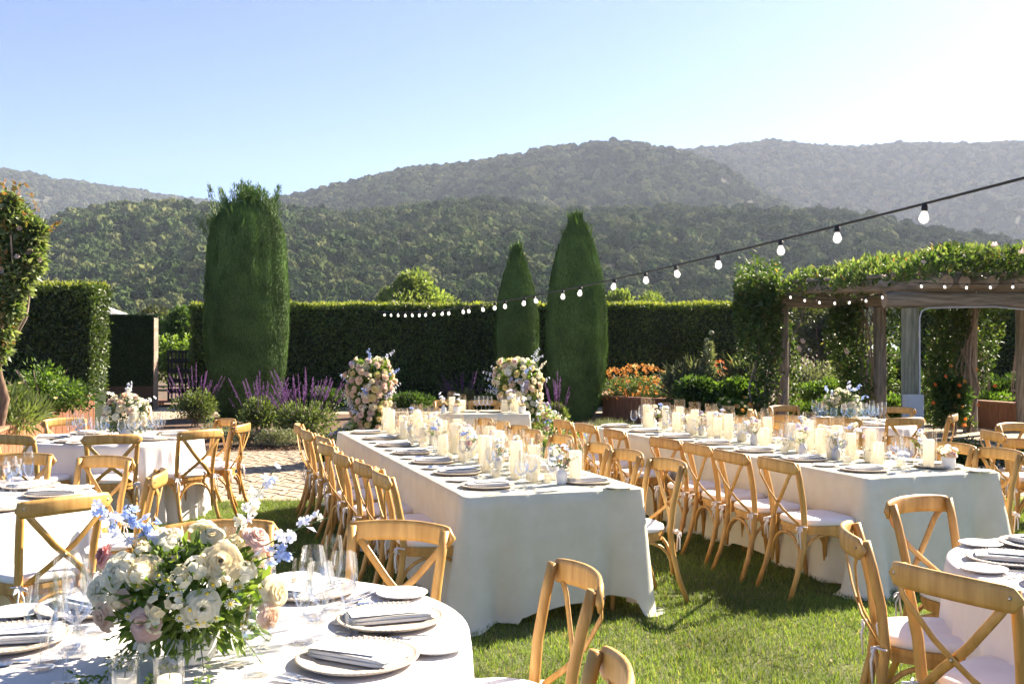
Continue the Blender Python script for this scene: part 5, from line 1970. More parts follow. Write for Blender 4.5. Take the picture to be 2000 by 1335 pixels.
round_settings('fore', [68, 15, -27, 107, 148, 188], ['foreground table, by the crossed chair back', 'foreground table, before the sideways chair', 'foreground table, cut by the bottom edge',
               'foreground table, behind the bouquet', 'foreground table, far side left of the bouquet', 'foreground table, at the left frame edge'])
round_settings('right', [115, 160, 205], ['lower right table, before the far chair', 'lower right table, before the side-on chair', 'lower right table, before the closest chair'])
round_settings('mid', [-35, 18, 65, 100], ['left-edge table, before the large crossed chair', 'left-edge table, before the edge-on chair', 'left-edge table, far side', 'left-edge table, farthest place'], cut=False)
round_settings('back', [-70, -35, 5, 40, 140, 200, 250], ['far left table, front place', 'far left table, place before the lawn chair', 'far left table, paving side', 'far left table, rear paving side',
               'far left table, planter side', 'far left table, left end', 'far left table, front left place'], cut=False, card=False)
round_settings('perg', [-110, -75, -35, 0, 50, 100, 180, 220], ['shaded table, front place', 'shaded table, place before the post chair', 'shaded table, front corner by the box', 'shaded table, end by the box',
               'shaded table, rear by the box', 'shaded table, rear middle', 'shaded table, end by the first post', 'shaded table, front corner by the candles'], cut=False, bread=False, blue=True, card=False)

# foreground glasses that stand loose around the bouquet
for i, (x, y, me, nm, lb) in enumerate((
        (-.735, 2.66, WINE, 'wine_glass', 'clear wine glass close in front of the bouquet vase'),
        (-.655, 2.57, GOB, 'water_goblet', 'clear goblet nearest the bottom edge, right of the vase'),
        (-1.235, 2.62, WINE, 'wine_glass', 'clear wine glass left of the vase, in the bouquet shadow'),
        (-1.12, 2.50, GOB, 'water_goblet', 'clear goblet cut by the bottom edge beside the fluted votives'),
        (-1.22, 2.78, FLT, 'champagne_flute', 'clear flute left of the bouquet, tallest of that cluster'),
        (-.60, 2.86, FLT, 'champagne_flute', 'clear flute right of the bouquet before the plates'),
        (-.52, 3.06, WINE, 'wine_glass', 'clear wine glass right of the bouquet, inner one'),
        (-1.30, 2.98, WINE, 'wine_glass', 'clear wine glass behind the flute left of the bouquet'))):
    put(nm, me, x, y, ZT, 0, lb, 'glass', 'glasses around the big bouquet')

# ---- candles
def hurricane_mesh(r, h, nm, n=40):
    return MB().lathe([(.006, .002), (r * .9, .002), (r, .008), (r, h * .5), (r, h), (r * .93, h), (r * .93, h * .5), (r * .93, .01)], n, flute=.022).mesh(nm, M['fluted'], False)


HUR = {h: hurricane_mesh(.056, h, 'hurricane_glass') for h in (.24, .28, .32)}
VOT = hurricane_mesh(.036, .095, 'votive_glass', 32)


def candle_proto(r, h):
    b = MB().lathe([(r, 0), (r, h - .004), (r * .95, h), (r * .6, h - .002), (.004, h - .006)], 24, capb=True)
    w = MB().tube([(0, 0, h - .006), (.002, 0, h + .008)], .0014, 5)
    return ('pillar_candle', b.mesh('pillar_candle', M['wax'], True), [('wick', w.mesh('wick', M['wick']), None, [])])


CAN = {h: candle_proto(.0385, h) for h in (.155, .195, .235)}
TEA = candle_proto(.028, .045)
TEA = ('votive_candle', TEA[1], TEA[2])
CSP = {
    'the middle long table': (P1, W1, [(.30, .24), (.46, .01), (1.02, -.12), (1.12, .13), (1.55, .02), (1.85, .16), (2.12, -.14), (2.5, .05), (2.95, -.10), (3.12, .12), (3.55, 0), (3.95, .14), (4.2, -.13), (4.48, .05), (.72, .12), (1.3, .2), (1.68, -.1), (2.32, .12), (2.8, .0), (3.35, -.02), (3.78, .04), (4.32, .15), (4.55, -.1), (.62, -.04), (.88, .05), (1.42, .1), (1.95, .04), (2.22, -.02), (2.68, .13), (3.05, .02), (3.48, .12), (3.68, -.12), (4.05, .02)]),
    'the pergola-side long table': (P2, W2, [(.28, .20), (.56, .0), (1.32, .05), (1.62, .16), (1.95, -.06), (2.35, .12), (2.72, -.06), (3.1, .10), (3.5, -.08), (3.8, .12), (4.1, -.08), (4.4, .08), (.9, .02), (1.12, .06), (2.15, .1), (2.6, -.02), (2.95, .0), (3.3, .02), (3.95, .03), (4.25, -.04), (.72, .06), (1.05, -.04), (1.48, -.02), (1.78, .1), (2.48, .04), (2.82, .12), (3.2, -.06), (3.62, .14)])}
for tn, (P, W, sp) in CSP.items():
    for i, (t, w) in enumerate(sorted(sp)):
        h = (.24, .28, .32)[(i * 2 + 1) % 3] if i else .28
        p = on_table(P, W / 2 + w, t)
        put('hurricane_glass', HUR[h], p[0], p[1], ZT, 0, 'fluted glass hurricane, %s from the near end of %s' % (ORD[i], tn), 'candle holder', 'fluted hurricanes on ' + tn)
        spawn(CAN[{.24: .155, .28: .195, .32: .235}[h]], (p[0], p[1], ZT + .0085), 0, 'ivory pillar candle inside the %s fluted hurricane of %s' % (ORD[i], tn), 'candle', 'pillar candles on ' + tn)
VSP = {
    'the middle long table': (P1, W1, [(.40, .10), (.74, -.14), (.9, .18), (1.3, -.05), (1.38, .2), (1.72, -.2), (2.0, .05), (2.3, .17), (2.7, -.16), (2.8, .13), (3.3, -.13), (3.4, .16), (3.75, -.14), (4.35, -.02)]),
    'the pergola-side long table': (P2, W2, [(.42, .08), (.7, -.16), (.95, .1), (1.15, -.14), (1.5, -.16), (1.75, .02), (2.1, .18), (2.55, -.17), (2.9, .14), (3.3, -.16), (3.65, .05), (4.25, .14)])}
for tn, (P, W, sp) in VSP.items():
    for i, (t, w) in enumerate(sp):
        p = on_table(P, W / 2 + w, t)
        put('votive_glass', VOT, p[0], p[1], ZT, 0, 'small fluted votive glass, %s from the near end of %s' % (ORD[i], tn), 'candle holder', 'votive glasses on ' + tn)
        spawn(TEA, (p[0], p[1], ZT + .0085), 0, 'small ivory candle in the %s votive glass of %s' % (ORD[i], tn), 'candle', 'votive candles on ' + tn)
for x, y, lb in ((-.932, 2.40, 'left of the vase'), (-.821, 2.39, 'below the vase')):
    put('votive_glass', VOT, x, y, ZT, 0, 'ribbed votive glass at the bottom edge, the one ' + lb, 'candle holder', 'ribbed votives by the bouquet')
    spawn(TEA, (x, y, ZT + .0085), 0, 'small candle in the ribbed votive ' + lb, 'candle', 'votive candles by the bouquet')
# head table candles and glasses
for i, (x, h) in enumerate(((-.80, .28), (-.66, .24), (-.10, .24), (.01, .32), (.07, .24))):
    put('hurricane_glass', HUR[h], x, HY - .02 + .05 * (i % 2), ZT, 0, 'fluted hurricane, %s counted from the peach column side of the head table' % ORD[i], 'candle holder', 'hurricanes on the head table')
    spawn(CAN[{.24: .155, .28: .195, .32: .235}[h]], (x, HY - .02 + .05 * (i % 2), ZT + .0085), 0, 'ivory candle in the %s hurricane of the head table' % ORD[i], 'candle', 'pillar candles on the head table')
for i, x in enumerate((-.47, -.41, -.35, -.30)):
    put('wine_glass', WINE, x, HY + .02 + .04 * (i % 2), ZT, 0, 'wine glass on the head table, %s of the row before the chair' % ORD[i], 'glass', 'glasses on the head table')
for i, x in enumerate((-.62, -.28)):
    put('charger_plate', CHG, x, HY + .08, ZT, 0, 'charger plate on the head table, ' + ('peach column side' if i == 0 else 'sunlit column side'), 'plate', 'plates on the head table')

# ================================================================ FLOWERS
def rose_mesh(name, mat, npet=17, gu=3, gv=3, R0=1.0, seed=0, openness=1.0):
    q = random.Random(seed)
    mb = MB()
    for i in range(npet):                            # petals wound in a spiral, inner ones upright, outer ones reflexed
        fl = i / (npet - 1)
        a0 = i * 2.39996 + q.uniform(-.25, .25)
        rt = R0 * (.13 + .87 * fl ** .85) * openness * q.uniform(.9, 1.1)
        ht = R0 * (.80 - .42 * fl ** 1.5) * q.uniform(.9, 1.12)
        hw = (1.55 - .75 * fl) * q.uniform(.9, 1.1)
        ph, skew = q.uniform(0, 6.28), q.uniform(-.12, .12)
        curl = q.uniform(.10, .30) * fl

        def fn(u, v, fl=fl, a0=a0, rt=rt, ht=ht, hw=hw, ph=ph, skew=skew, curl=curl):
            s = u * 2 - 1
            w = hw * (.40 + .60 * math.sin(min(1, v * 1.2) * math.pi / 2)) * (1 - .22 * max(0, v - .8) / .2)
            a = a0 + s * w + skew * v
            r = R0 * .05 + (rt - R0 * .05) * v ** (1.7 - 1.0 * fl)
            z = ht * math.sin(v * math.pi / 2) ** 1.1 - curl * R0 * v ** 5
            z -= (.06 + .10 * fl) * R0 * abs(s) ** 2.5 * v
            k = v ** 3 * R0
            r += k * (.03 * math.sin(4.2 * s + ph) + .05 * fl)
            z += k * .035 * math.sin(5.5 * s + ph * 2)
            return (math.cos(a) * r, math.sin(a) * r, z - .25 * R0)
        mb.grid(fn, gu, gv)
    # sepal base so that the flower is not hollow from behind
    mb.lathe([(.02 * R0, -.42 * R0), (.22 * R0, -.30 * R0), (.16 * R0, -.1 * R0)], 8)
    return mb.mesh(name, mat, True)


CN = ['p_cream', 'p_white', 'p_blush', 'p_peach', 'p_yellow', 'p_rose']
RM = {c: [rose_mesh('rose', M[c], seed=i * 3 + 1, openness=.9 + .12 * i) for i in range(2)] for c in CN}
RH = {c: [rose_mesh('rose', M[c], 34, 7, 6, seed=i * 5 + 2, openness=.92 + .1 * i) for i in range(2)] for c in ('p_cream', 'p_white', 'p_blush', 'p_peach', 'p_rose')}
FLB = {c: cluster_mesh('blossom', 12, .055, .018, 5, M[c]) for c in ('p_blue', 'p_pale', 'p_white', 'p_mauve', 'p_cream', 'p_purple')}


def flower_column(label, x, y, h, rb, rtop, nr, pal, seed, trail, lean=0.0):
    root = empty('flower_column', (x, y, 0), 0, label, 'floral column')
    q = random.Random(seed)
    rg = np.random.default_rng(seed)

    def rad(z):
        return np.interp(z / h, [0, .12, .35, .6, .85, 1.0], [rb * 1.05, rb * .92, rb * .84, rb, rtop, rtop * .62])
    mb = MB()
    mb.lathe([(float(rad(z)) * .72, z) for z in np.linspace(0, h * .97, 10)], 16, capb=True, capt=True)
    mb.build('frame', M['core'], root)
    n = 5200
    z = rg.random(n) * h
    a = rg.uniform(0, 6.28, n)
    r = rad(z) * rg.uniform(.7, 1.02, n)
    P = np.stack([r * np.cos(a) + lean * z, r * np.sin(a), z], 1)
    A = np.stack([np.cos(a), np.sin(a), .2 + 0 * a], 1) + rg.normal(size=(n, 3)) * .5
    o = link('foliage', leaf_mesh('foliage', P, A, rg.uniform(.05, .10, n), .028, M['leaf']), root)
    o['kind'] = 'stuff'
    placed = []
    tries = 0
    while len(placed) < nr and tries < 6000:
        tries += 1
        zz = h * q.random()
        a = q.uniform(0, 6.28)
        r = float(rad(zz)) * q.uniform(.94, 1.16) * (1 + .13 * abs(math.sin(1.5 * a + seed + 2.5 * zz)))
        p = Vector((r * math.cos(a) + lean * zz, r * math.sin(a), zz))
        if any((p - o_).length < .088 for o_ in placed): continue
        placed.append(p)
        c = q.choice(pal)
        d = Vector((math.cos(a), math.sin(a), q.uniform(-.1, .5)))
        link('rose', q.choice(RM[c]), root, mat4=aim(p, d, q.uniform(.048, .072), q.uniform(0, 6)))
    for i in range(int(nr * .38)):
        zz = h * q.random()
        a = q.uniform(0, 6.28)
        r = float(rad(zz)) * q.uniform(1.0, 1.12)
        c = q.choice(['p_pale', 'p_white', 'p_mauve', 'p_cream', 'p_cream'])
        link('blossom', FLB[c], root, mat4=aim((r * math.cos(a) + lean * zz, r * math.sin(a), zz), (math.cos(a), math.sin(a), .3), q.uniform(.8, 1.3), q.uniform(0, 6)))
    # delphinium sprays breaking the outline
    for i in range(16):
        zz = h * q.uniform(.45, 1.0)
        a = q.uniform(0, 6.28)
        d = Vector((math.cos(a), math.sin(a) * .7, q.uniform(.2, 1.4))).normalized()
        r = float(rad(zz)) * .85
        p = Vector((r * math.cos(a) + lean * zz, r * math.sin(a), zz))
        sp = MB()
        sp.tube([p, p + d * .26], [.004, .002], 5)
        s = sp.build('spray_stem', M['stem'], root)
        c = q.choice(['p_blue', 'p_pale', 'p_white', 'p_pale'])
        for k in range(5):
            link('blossom', FLB[c], s, mat4=aim(p + d * (.10 + .04 * k) + Vector((q.gauss(0, .012), q.gauss(0, .012), 0)), d + Vector((q.gauss(0, .4), q.gauss(0, .4), 0)), .62 - .07 * k))
    # flowers spilling along the ground from the foot
    for (tx0, tx1, ty, th_, tw_, nt_) in trail:
        m = 2200
        u = rg.random(m)
        hh = th_ * (1 - u * .62)
        P = np.stack([tx0 + (tx1 - tx0) * u, ty + rg.normal(size=m) * tw_ * .5, hh * rg.random(m)], 1)
        o = link('trailing_foliage', leaf_mesh('trailing_foliage', P, rg.normal(size=(m, 3)) + [0, -.4, .5], rg.uniform(.05, .09, m), .028, M['leaf']), root)
        o['kind'] = 'stuff'
        for i in range(nt_):
            u = q.random()
            hh = th_ * (1 - u * .62)
            k = q.random()
            p = (tx0 + (tx1 - tx0) * u, ty - tw_ * .62 * k + q.gauss(0, .04), hh * (1.02 - .55 * k * q.random()))
            c = q.choice(pal)
            d = (q.gauss(0, .4), -.7, q.uniform(.2, 1))
            if q.random() < .6:
                link('rose', q.choice(RM[c]), root, mat4=aim(p, d, q.uniform(.04, .062), q.uniform(0, 6)))
            else:
                link('blossom', FLB[q.choice(['p_pale', 'p_white', 'p_mauve', 'p_blue', 'p_cream'])], root, mat4=aim(p, d, q.uniform(.8, 1.3), q.uniform(0, 6)))
    return root


flower_column('freestanding column of peach, yellow and blush roses against the dark hedge', -2.02, 14.2, 1.44, .245, .30, 185, ['p_peach', 'p_peach', 'p_blush', 'p_yellow', 'p_cream', 'p_white', 'p_blush', 'p_peach'], 5,
              [(-.15, -.75, -.15, .62, .34, 44), (.2, .5, -.1, .4, .3, 14)])
flower_column('sunlit flower column of cream and blush roses beside the pointed cypress', .20, 14.3, 1.44, .25, .30, 185, ['p_cream', 'p_cream', 'p_white', 'p_blush', 'p_peach', 'p_cream', 'p_yellow'], 9,
              [(.2, .92, -.35, .85, .45, 70), (.1, .6, -.75, .5, .4, 40)], lean=-.10)


# ---- bud vases for the long tables
def vase_meshes():
    v1 = MB().lathe([(.030, 0), (.034, .01), (.035, .06), (.031, .075), (.018, .088), (.017, .10), (.0195, .105), (.0155, .104), (.015, .09), (.004, .06)], 24, capb=True).mesh('vase', M['ceramic'], True)
    v2 = MB().lathe([(.036, 0), (.046, .012), (.047, .08), (.046, .085), (.041, .084), (.041, .02), (.003, .015)], 24, capb=True).mesh('vase', M['ceramic'], True)
    v3 = MB().lathe([(.028, 0), (.036, .02), (.034, .06), (.016, .09), (.014, .13), (.018, .14), (.013, .139), (.012, .1), (.003, .09)], 22, capb=True).mesh('vase', M['glass'], True)
    return [v1, v2, v3]


VM = vase_meshes()


def sprig_mesh(name, n, L, leaf, mat, seed=0, droop=.3):
    q = np.random.default_rng(seed)
    t = np.repeat(np.linspace(.15, 1, n), 2)
    cz = t * L
    cx = droop * L * t ** 2
    P = np.stack([cx, 0 * t, cz], 1)
    s = np.tile([1., -1.], n)
    A = np.stack([.25 + 0 * t, s, .55 + 0 * t], 1) + q.normal(size=(2 * n, 3)) * .22
    V, Fc = leaf_arrays(P, A, leaf * q.uniform(.75, 1.2, 2 * n), leaf * .42, .15)
    st = MB().tube([(droop * L * (k / 5) ** 2, 0, L * k / 5) for k in range(6)], [.0022, .002, .0018, .0015, .0012, .0009], 4)
    tri = [(f[0], f[i], f[i + 1]) for f in st.f for i in range(1, len(f) - 1)]
    return np_mesh(name, *join_np([(V, Fc), (np.array(st.v), np.array(tri))]), mat)


SPG = [sprig_mesh('leaf_sprig', 7, .12, .030, M['leaf'], 1), sprig_mesh('leaf_sprig', 8, .15, .026, M['leaf2'], 2, .5), sprig_mesh('leaf_sprig', 6, .10, .034, M['leaf'], 3, .1)]
SMB = {c: cluster_mesh('blossom', 8, .022, .011, 5, M[c]) for c in ('p_pale', 'p_blue', 'p_white', 'p_cream', 'p_mauve')}


def bud_vase(x, y, kind, cols, roses, label, grp, seed, tall=.10):
    q = random.Random(seed)
    root = empty('bud_vase', (x, y, ZT), q.uniform(0, 6), label, 'vase of flowers', grp)
    link('vase', VM[kind], root)
    z0 = (.10, .08, .135)[kind]
    w = (.045, .06, .04)[kind]
    mb = MB()
    tops = []
    for i in range(7):
        a = q.uniform(0, 6.28)
        r = w * q.uniform(.2, 1.2)
        p = Vector((math.cos(a) * r, math.sin(a) * r, z0 + tall * q.uniform(.3, 1.0)))
        mb.tube([(0, 0, z0 - .03), (p.x * .5, p.y * .5, z0 + .01), p], .0012, 4)
        tops.append(p)
    mb.build('stems', M['stem'], root)
    for i, p in enumerate(tops):
        d = (p.x, p.y, .06)
        link('blossom', SMB[cols[i % len(cols)]], root, mat4=aim(p, d, q.uniform(.9, 1.4), q.uniform(0, 6)))
    for c in roses:
        a = q.uniform(0, 6.28)
        link('rose', q.choice(RM[c]), root, mat4=aim((math.cos(a) * w * .7, math.sin(a) * w * .7, z0 + .025), (math.cos(a), math.sin(a), .8), q.uniform(.026, .036)))
    for i in range(4):
        a = q.uniform(0, 6.28)
        link('leaf_sprig', q.choice(SPG), root, mat4=Matrix.Translation((0, 0, z0 - .02)) @ Matrix.Rotation(a, 4, 'Z') @ Matrix.Rotation(q.uniform(.3, .9), 4, 'Y') @ Matrix.Scale(q.uniform(.6, .9), 4))


BSP = {
    'the middle long table': (P1, W1, [(.30, .15, 0), (.52, .17, 1), (.80, .02, 2), (1.2, .02, 0), (1.45, -.12, 2), (1.65, .14, 1), (2.22, .03, 0), (2.38, -.12, 2), (2.62, .18, 1), (3.0, .0, 0), (3.25, .05, 2), (3.65, .16, 1), (3.85, -.02, 0), (4.1, .08, 2)]),
    'the pergola-side long table': (P2, W2, [(.20, .30, 1), (.40, .22, 2), (.78, .10, 1), (.98, -.05, 0), (1.1, .2, 2), (1.25, -.16, 0), (1.45, .18, 1), (1.8, .18, 2), (2.2, 0, 0), (2.5, .06, 1), (2.85, .02, 2), (3.2, .04, 0), (3.55, .1, 1), (3.95, .0, 2), (4.2, .02, 0)])}
for tn, (P, W, sp) in BSP.items():
    for i, (t, w, k) in enumerate(sp):
        p = on_table(P, W / 2 + w, t)
        cols = [['p_white', 'p_pale'], ['p_pale', 'p_blue', 'p_white'], ['p_white', 'p_cream', 'p_mauve']][i % 3]
        ros = [['p_blush'], [], ['p_cream'], ['p_peach']][i % 4]
        kn = ('matt bottle vase', 'white cup vase', 'slim clear vase')[k]
        bud_vase(p[0], p[1], k, cols, ros + (['p_blush', 'p_peach', 'p_blush'] if tn[4] == 'p' and i == 0 else []), '%s with flowers, %s from near end of %s' % (kn, ORD[i], tn), 'bud vases on ' + tn, 100 + i, .06 if (tn[4] == 'p' and i == 0) else .12)
for i, (x, k) in enumerate(((-.90, 0), (-.73, 1), (.13, 1), (-.03, 2))):
    bud_vase(x, HY - .14, k, ['p_pale', 'p_white'], ['p_cream', 'p_blush'], 'bud vase on the head table, %s from the peach column side' % ORD[i], 'bud vases on the head table', 300 + i, .15)


# ---- table centrepieces
DEL = {c: floret_mesh('floret', .019, 5, M[c], .45) for c in ('p_blue', 'p_pale', 'p_white')}
DPET = floret_mesh('daisy', .011, 11, M['p_white'], .12)
DCEN = MB().lathe([(.0045, .0012), (.004, .0035), (.0015, .005)], 8, capt=True).mesh('daisy_centre', M['pollen'])


def delphinium(root, a, b, cols, n, q, sc=1.0):
    a, b = Vector(a), Vector(b)
    mid = (a + b) / 2 + Vector((0, 0, .03))
    pth = [(a * (1 - t) ** 2 + mid * 2 * t * (1 - t) + b * t * t) for t in [k / 8 for k in range(9)]]
    s = MB().tube(pth, [.0024 - .00015 * k for k in range(9)], 5).build('delphinium', M['stem'], root)
    for i in range(n):
        t = .45 + .55 * (i + .5) / n
        p = a * (1 - t) ** 2 + mid * 2 * t * (1 - t) + b * t * t
        d = Vector((q.gauss(0, 1), q.gauss(-.5, .8), q.gauss(.1, .7))).normalized()
        c = q.choice(cols)
        p2 = p + d * .016
        sz = sc * (1.15 - .45 * t) * q.uniform(.85, 1.25)
        link('floret', DEL[c], s, mat4=aim(p2, d, sz, q.uniform(0, 6)))
        link('floret', DEL[c], s, mat4=aim(p2 + d * .004, d, sz * .6, q.uniform(0, 6)))
    return s


def bouquet(label, x, y, vase_h, vase_r, roses, dels, ndaisy, nsprig, rx, rz_, seed, hi=True, leafm='leaf'):
    q = random.Random(seed)
    root = empty('flower_arrangement', (x, y, ZT), 0, label, 'flower arrangement')
    MB().lathe([(vase_r * .72, 0), (vase_r * .80, .006), (vase_r * .92, vase_h * .5), (vase_r, vase_h), (vase_r * .94, vase_h), (vase_r * .85, vase_h * .5), (.005, vase_h * .3)], 32, capb=True).build('vase', M['ceramic'], root, True)
    rg = np.random.default_rng(seed)
    n = 1500 if hi else 900
    d = unit(rg.normal(size=(n, 3)) + [0, -.2, .35])
    P = d * rg.uniform(.35, .98, (n, 1)) * [rx, rx * .8, rz_] + [0, 0, vase_h + rz_ * .62]
    P[:, 2] = np.maximum(P[:, 2], vase_h * .8)
    o = link('foliage', leaf_mesh('foliage', P, d + rg.normal(size=(n, 3)) * .5, rg.uniform(.03, .062, n) * (rx / .2), rg.uniform(.012, .024, n) * (rx / .2), M[leafm]), root)
    o['kind'] = 'stuff'
    RR = RH if hi else RM
    for (px_, py_, pz_, r, c, dx, dy, dz) in roses:
        link('rose', q.choice(RR.get(c, RM[c])), root, mat4=aim((px_, py_, pz_), (dx + q.gauss(0, .12), dy, dz + q.gauss(0, .12)), r * (.92 if hi else 1), q.uniform(0, 6)))
    for a, b, cols, k in dels:
        delphinium(root, a, b, cols, k, q, 1.0 if hi else 1.3)
    for i in range(ndaisy):
        d_ = Vector((q.gauss(.1, .6), q.gauss(-1, .5), q.gauss(.5, .6))).normalized()
        p = Vector((d_.x * rx * .98, d_.y * rx * .85, vase_h + rz_ * .62 + d_.z * rz_ * .9))
        dd = link('daisy', DPET, root, mat4=aim(p, d_ + Vector((q.gauss(0, .3), q.gauss(0, .3), 0)), q.uniform(.9, 1.35)))
        link('daisy_centre', DCEN, dd)
    for i in range(34 if hi else 10):                # small white and green filler flowers
        d_ = Vector((q.gauss(0, .8), q.gauss(-.5, .7), q.gauss(.8, .5))).normalized()
        link('blossom', SMB[q.choice(['p_white', 'p_cream', 'p_white'])], root, mat4=aim((d_.x * rx * 1.02, d_.y * rx * .88, vase_h + rz_ * .62 + d_.z * rz_ * 1.08), d_, q.uniform(.9, 1.5), q.uniform(0, 6)))
    for i in range(nsprig):
        a = q.uniform(0, 6.28)
        dn = q.uniform(.9, 2.1)
        link('leaf_sprig', q.choice(SPG), root, mat4=Matrix.Translation((math.cos(a) * rx * .35, math.sin(a) * rx * .3, vase_h + .03)) @ Matrix.Rotation(a, 4, 'Z') @ Matrix.Rotation(dn, 4, 'Y') @ Matrix.Scale(q.uniform(.9, 1.5), 4))
    return root


FR = [(.112, -.11, .285, .066, 'p_cream', .35, -1, .35), (.075, -.15, .178, .060, 'p_white', .2, -1, .15), (-.062, -.16, .142, .058, 'p_blush', -.1, -1, .1), (-.165, -.08, .255, .058, 'p_white', -.5, -1, .5),
      (-.085, -.11, .262, .056, 'p_cream', -.1, -1, .6), (-.232, -.05, .195, .048, 'p_white', -.8, -1, .3), (-.20, -.09, .140, .044, 'p_peach', -.6, -1, 0), (.175, 0, .325, .050, 'p_blush', .6, -.5, .8),
      (-.240, .02, .275, .046, 'p_rose', -1, -.5, .4), (.235, -.04, .19, .050, 'p_cream', 1, -.7, .1), (.225, -.07, .135, .044, 'p_peach', 1, -.8, -.2), (-.05, -.02, .335, .040, 'p_white', -.2, -.6, 1),
      (.06, -.02, .335, .038, 'p_cream', .2, -.6, 1), (-.14, .08, .32, .05, 'p_cream', -.4, .1, 1), (.0, .12, .33, .05, 'p_white', 0, .6, 1), (.15, .13, .26, .05, 'p_blush', .5, 1, .5), (-.12, .17, .22, .05, 'p_cream', -.3, 1, .3),
      (-.14, -.13, .195, .034, 'p_peach', -.3, -1, .2)]
FD = [((-.1, 0, .22), (-.27, .02, .415), ['p_pale', 'p_blue'], 11), ((-.08, .02, .22), (-.20, .06, .40), ['p_blue'], 13), ((-.05, 0, .24), (-.13, .03, .37), ['p_blue', 'p_blue', 'p_pale'], 12),
      ((.1, 0, .24), (.37, -.02, .385), ['p_pale', 'p_pale', 'p_white'], 12), ((.08, .03, .26), (.20, .10, .50), ['p_pale', 'p_white', 'p_blue'], 12), ((.1, -.02, .22), (.29, -.05, .30), ['p_blue', 'p_pale'], 9), ((.08, .05, .25), (.155, .02, .42), ['p_pale', 'p_white'], 8)]
fb = bouquet('big low bouquet of garden roses, daisies and blue delphinium in a white vase', -.865, 2.69, .075, .075, FR, FD, 46, 16, .215, .15, 21)
q = random.Random(4)
for i in range(5):                                     # trailing vine over the table
    ln = [( -.10, -.12, .10), (-.14, -.17, .055), (-.17, -.20, .022), (-.20, -.22, .012)] if i < 2 else [(q.uniform(-.1, .1), -.13, .09), (q.uniform(-.1, .1), -.18, .05), (q.uniform(-.1, .1), -.2, .01)]
    for k, p in enumerate(ln):
        link('leaf_sprig', SPG[2 if k % 2 else 0], fb, mat4=aim((p[0] + q.gauss(0, .015), p[1], p[2]), (q.gauss(-.3, .4), -.6, -.6 if p[2] > .03 else .05), .62, q.uniform(0, 6)))


def dome_roses(n, rx, rz_, z0, pal, r, seed):
    q = random.Random(seed)
    o = []
    for i in range(n):
        d = Vector((q.gauss(0, 1), q.gauss(-.2, 1), q.gauss(.35, .7))).normalized()
        o.append((d.x * rx, d.y * rx * .9, z0 + rz_ * .6 + d.z * rz_, r * q.uniform(.75, 1.15), q.choice(pal), d.x, d.y, d.z + .2))
    return o


cx, cy_, r = ROUND['back']
bouquet('pale bouquet of white and peach flowers on the far left round table', cx + .08, cy_ + .05, .08, .08, dome_roses(42, .21, .20, .08, ['p_white', 'p_cream', 'p_peach', 'p_blush', 'p_white'], .052, 3),
        [((0, 0, .25), (.02, 0, .52), ['p_white', 'p_pale'], 8), ((0, 0, .22), (.26, 0, .36), ['p_white', 'p_pale'], 8), ((0, 0, .22), (-.2, .05, .42), ['p_white'], 7)], 0, 10, .22, .19, 31, False, 'leaf2')
cx, cy_, r = ROUND['perg']
bouquet('white and blue bouquet in shade on the round table by the pergola', cx - .05, cy_ - .02, .08, .08, dome_roses(30, .20, .18, .07, ['p_white', 'p_white', 'p_cream'], .055, 5),
        [((0, 0, .25), (.22, 0, .42), ['p_blue', 'p_pale'], 9), ((0, 0, .22), (-.2, 0, .40), ['p_blue', 'p_pale'], 9), ((0, 0, .22), (.1, .0, .45), ['p_pale'], 8), ((0, 0, .22), (.28, -.05, .28), ['p_blue'], 8)], 0, 12, .22, .17, 32, False, 'leaf2')
cx, cy_, r = ROUND['mid']

# ================================================================ STRING LIGHTS
def bulb_meshes(mat, s=1.0):
    g = MB().lathe([(.012 * s, 0), (.013 * s, -.008 * s), (.022 * s, -.03 * s), (.029 * s, -.05 * s), (.029 * s, -.062 * s), (.02 * s, -.078 * s), (.006 * s, -.086 * s)], 14, capb=False).mesh('bulb', M['bulbglass'], True)
    fl = MB().lathe([(.003 * s, -.02 * s), (.011 * s, -.034 * s), (.014 * s, -.05 * s), (.010 * s, -.064 * s), (.002 * s, -.07 * s)], 10).mesh('filament', mat, True)
    k = MB().lathe([(.010 * s, .035 * s), (.019 * s, .03 * s), (.0195 * s, .0), (.016 * s, -.012 * s)], 12, capt=False).mesh('socket', M['rubber'], True)
    return k, g, fl


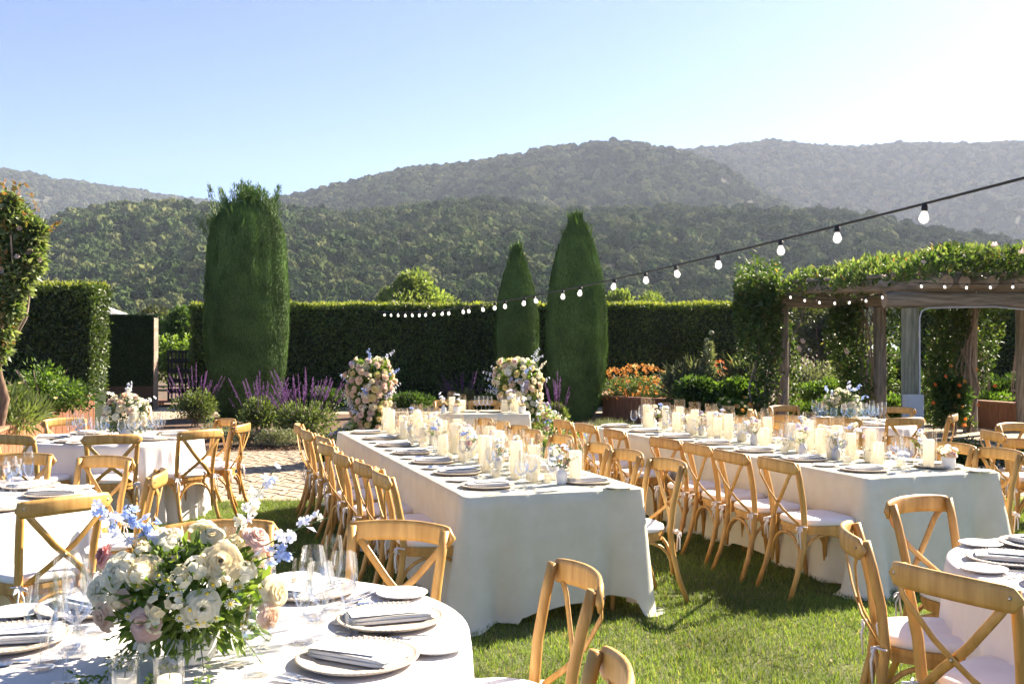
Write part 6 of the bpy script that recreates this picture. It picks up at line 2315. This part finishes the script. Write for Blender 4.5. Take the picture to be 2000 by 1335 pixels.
def string_light(label, fn, n_path, ts, mat, sc=1.0, r=.008):
    root = empty('string_light', fn(0), 0, label, 'string lights')
    o0 = Vector(fn(0))
    MB().tube([Vector(fn(i / n_path)) - o0 for i in range(n_path + 1)], r, 6).build('cable', M['rubber'], root)
    ks, bs, fs_ = bulb_meshes(mat, sc)
    for t in ts:
        p = Vector(fn(t)) - o0
        s = link('socket', ks, root, loc=p - Vector((0, 0, .034 * sc)), rot=(random.gauss(0, .18), random.gauss(0, .2), 0))
        link('bulb', bs, s)
        link('filament', fs_, s)


def main_line(t):
    D = 2.6 + (27.6 - 2.6) * t
    x = 3.98 - .2834 * D
    return (x, D, 2.30 + .00195 * (D - 14.0) ** 2)


TSD = [5.70, 6.52, 7.19, 8.11, 8.88, 9.53, 10.30, 11.3, 11.9, 13.0, 13.45, 14.4, 14.95, 15.7, 16.6, 17.0, 18.1, 18.6, 19.4, 20.2, 20.9, 21.8, 22.6, 23.6, 24.6, 25.6]
string_light('black cable with glowing bulbs running from overhead down to the long hedge', main_line, 80, [(d - 2.6) / 25.0 for d in TSD], M['bulb'], .95, .008)
for i, (a, b, sag, n, lb) in enumerate((
        ((GX(1535, 15.5), 15.5, 2.48), (GX(1745, 14.3), 14.3, 2.44), .12, 7, 'short string of warm bulbs drooping under the pergola eave'),
        ((GX(1785, 13.7), 13.7, 2.52), (GX(2010, 13.7), 13.7, 2.52), .02, 5, 'string of warm bulbs along the pergola rafter ends'))):
    a, b = Vector(a), Vector(b)
    string_light(lb, lambda t, a=a, b=b, sag=sag: tuple(a.lerp(b, t) - Vector((0, 0, sag * 4 * t * (1 - t)))), 20, [(k + .3) / n for k in range(n)], M['bulbwarm'], 0.62, .006)

# ================================================================ AIR
m, nt, out = nmat('air')
pv = nt.nodes.new('ShaderNodeVolumePrincipled')
pv.inputs['Color'].default_value = (0.68, 0.76, 0.97, 1)
pv.inputs['Density'].default_value = 0.000105
pv.inputs['Anisotropy'].default_value = 0.22
nt.links.new(pv.outputs[0], out.inputs['Volume'])
hz = MB().box((0, 1490, 289), (5100, 3260, 580)).build('haze', m)
hz['kind'] = 'stuff'
hz['label'] = 'thin pale summer haze over the valley'
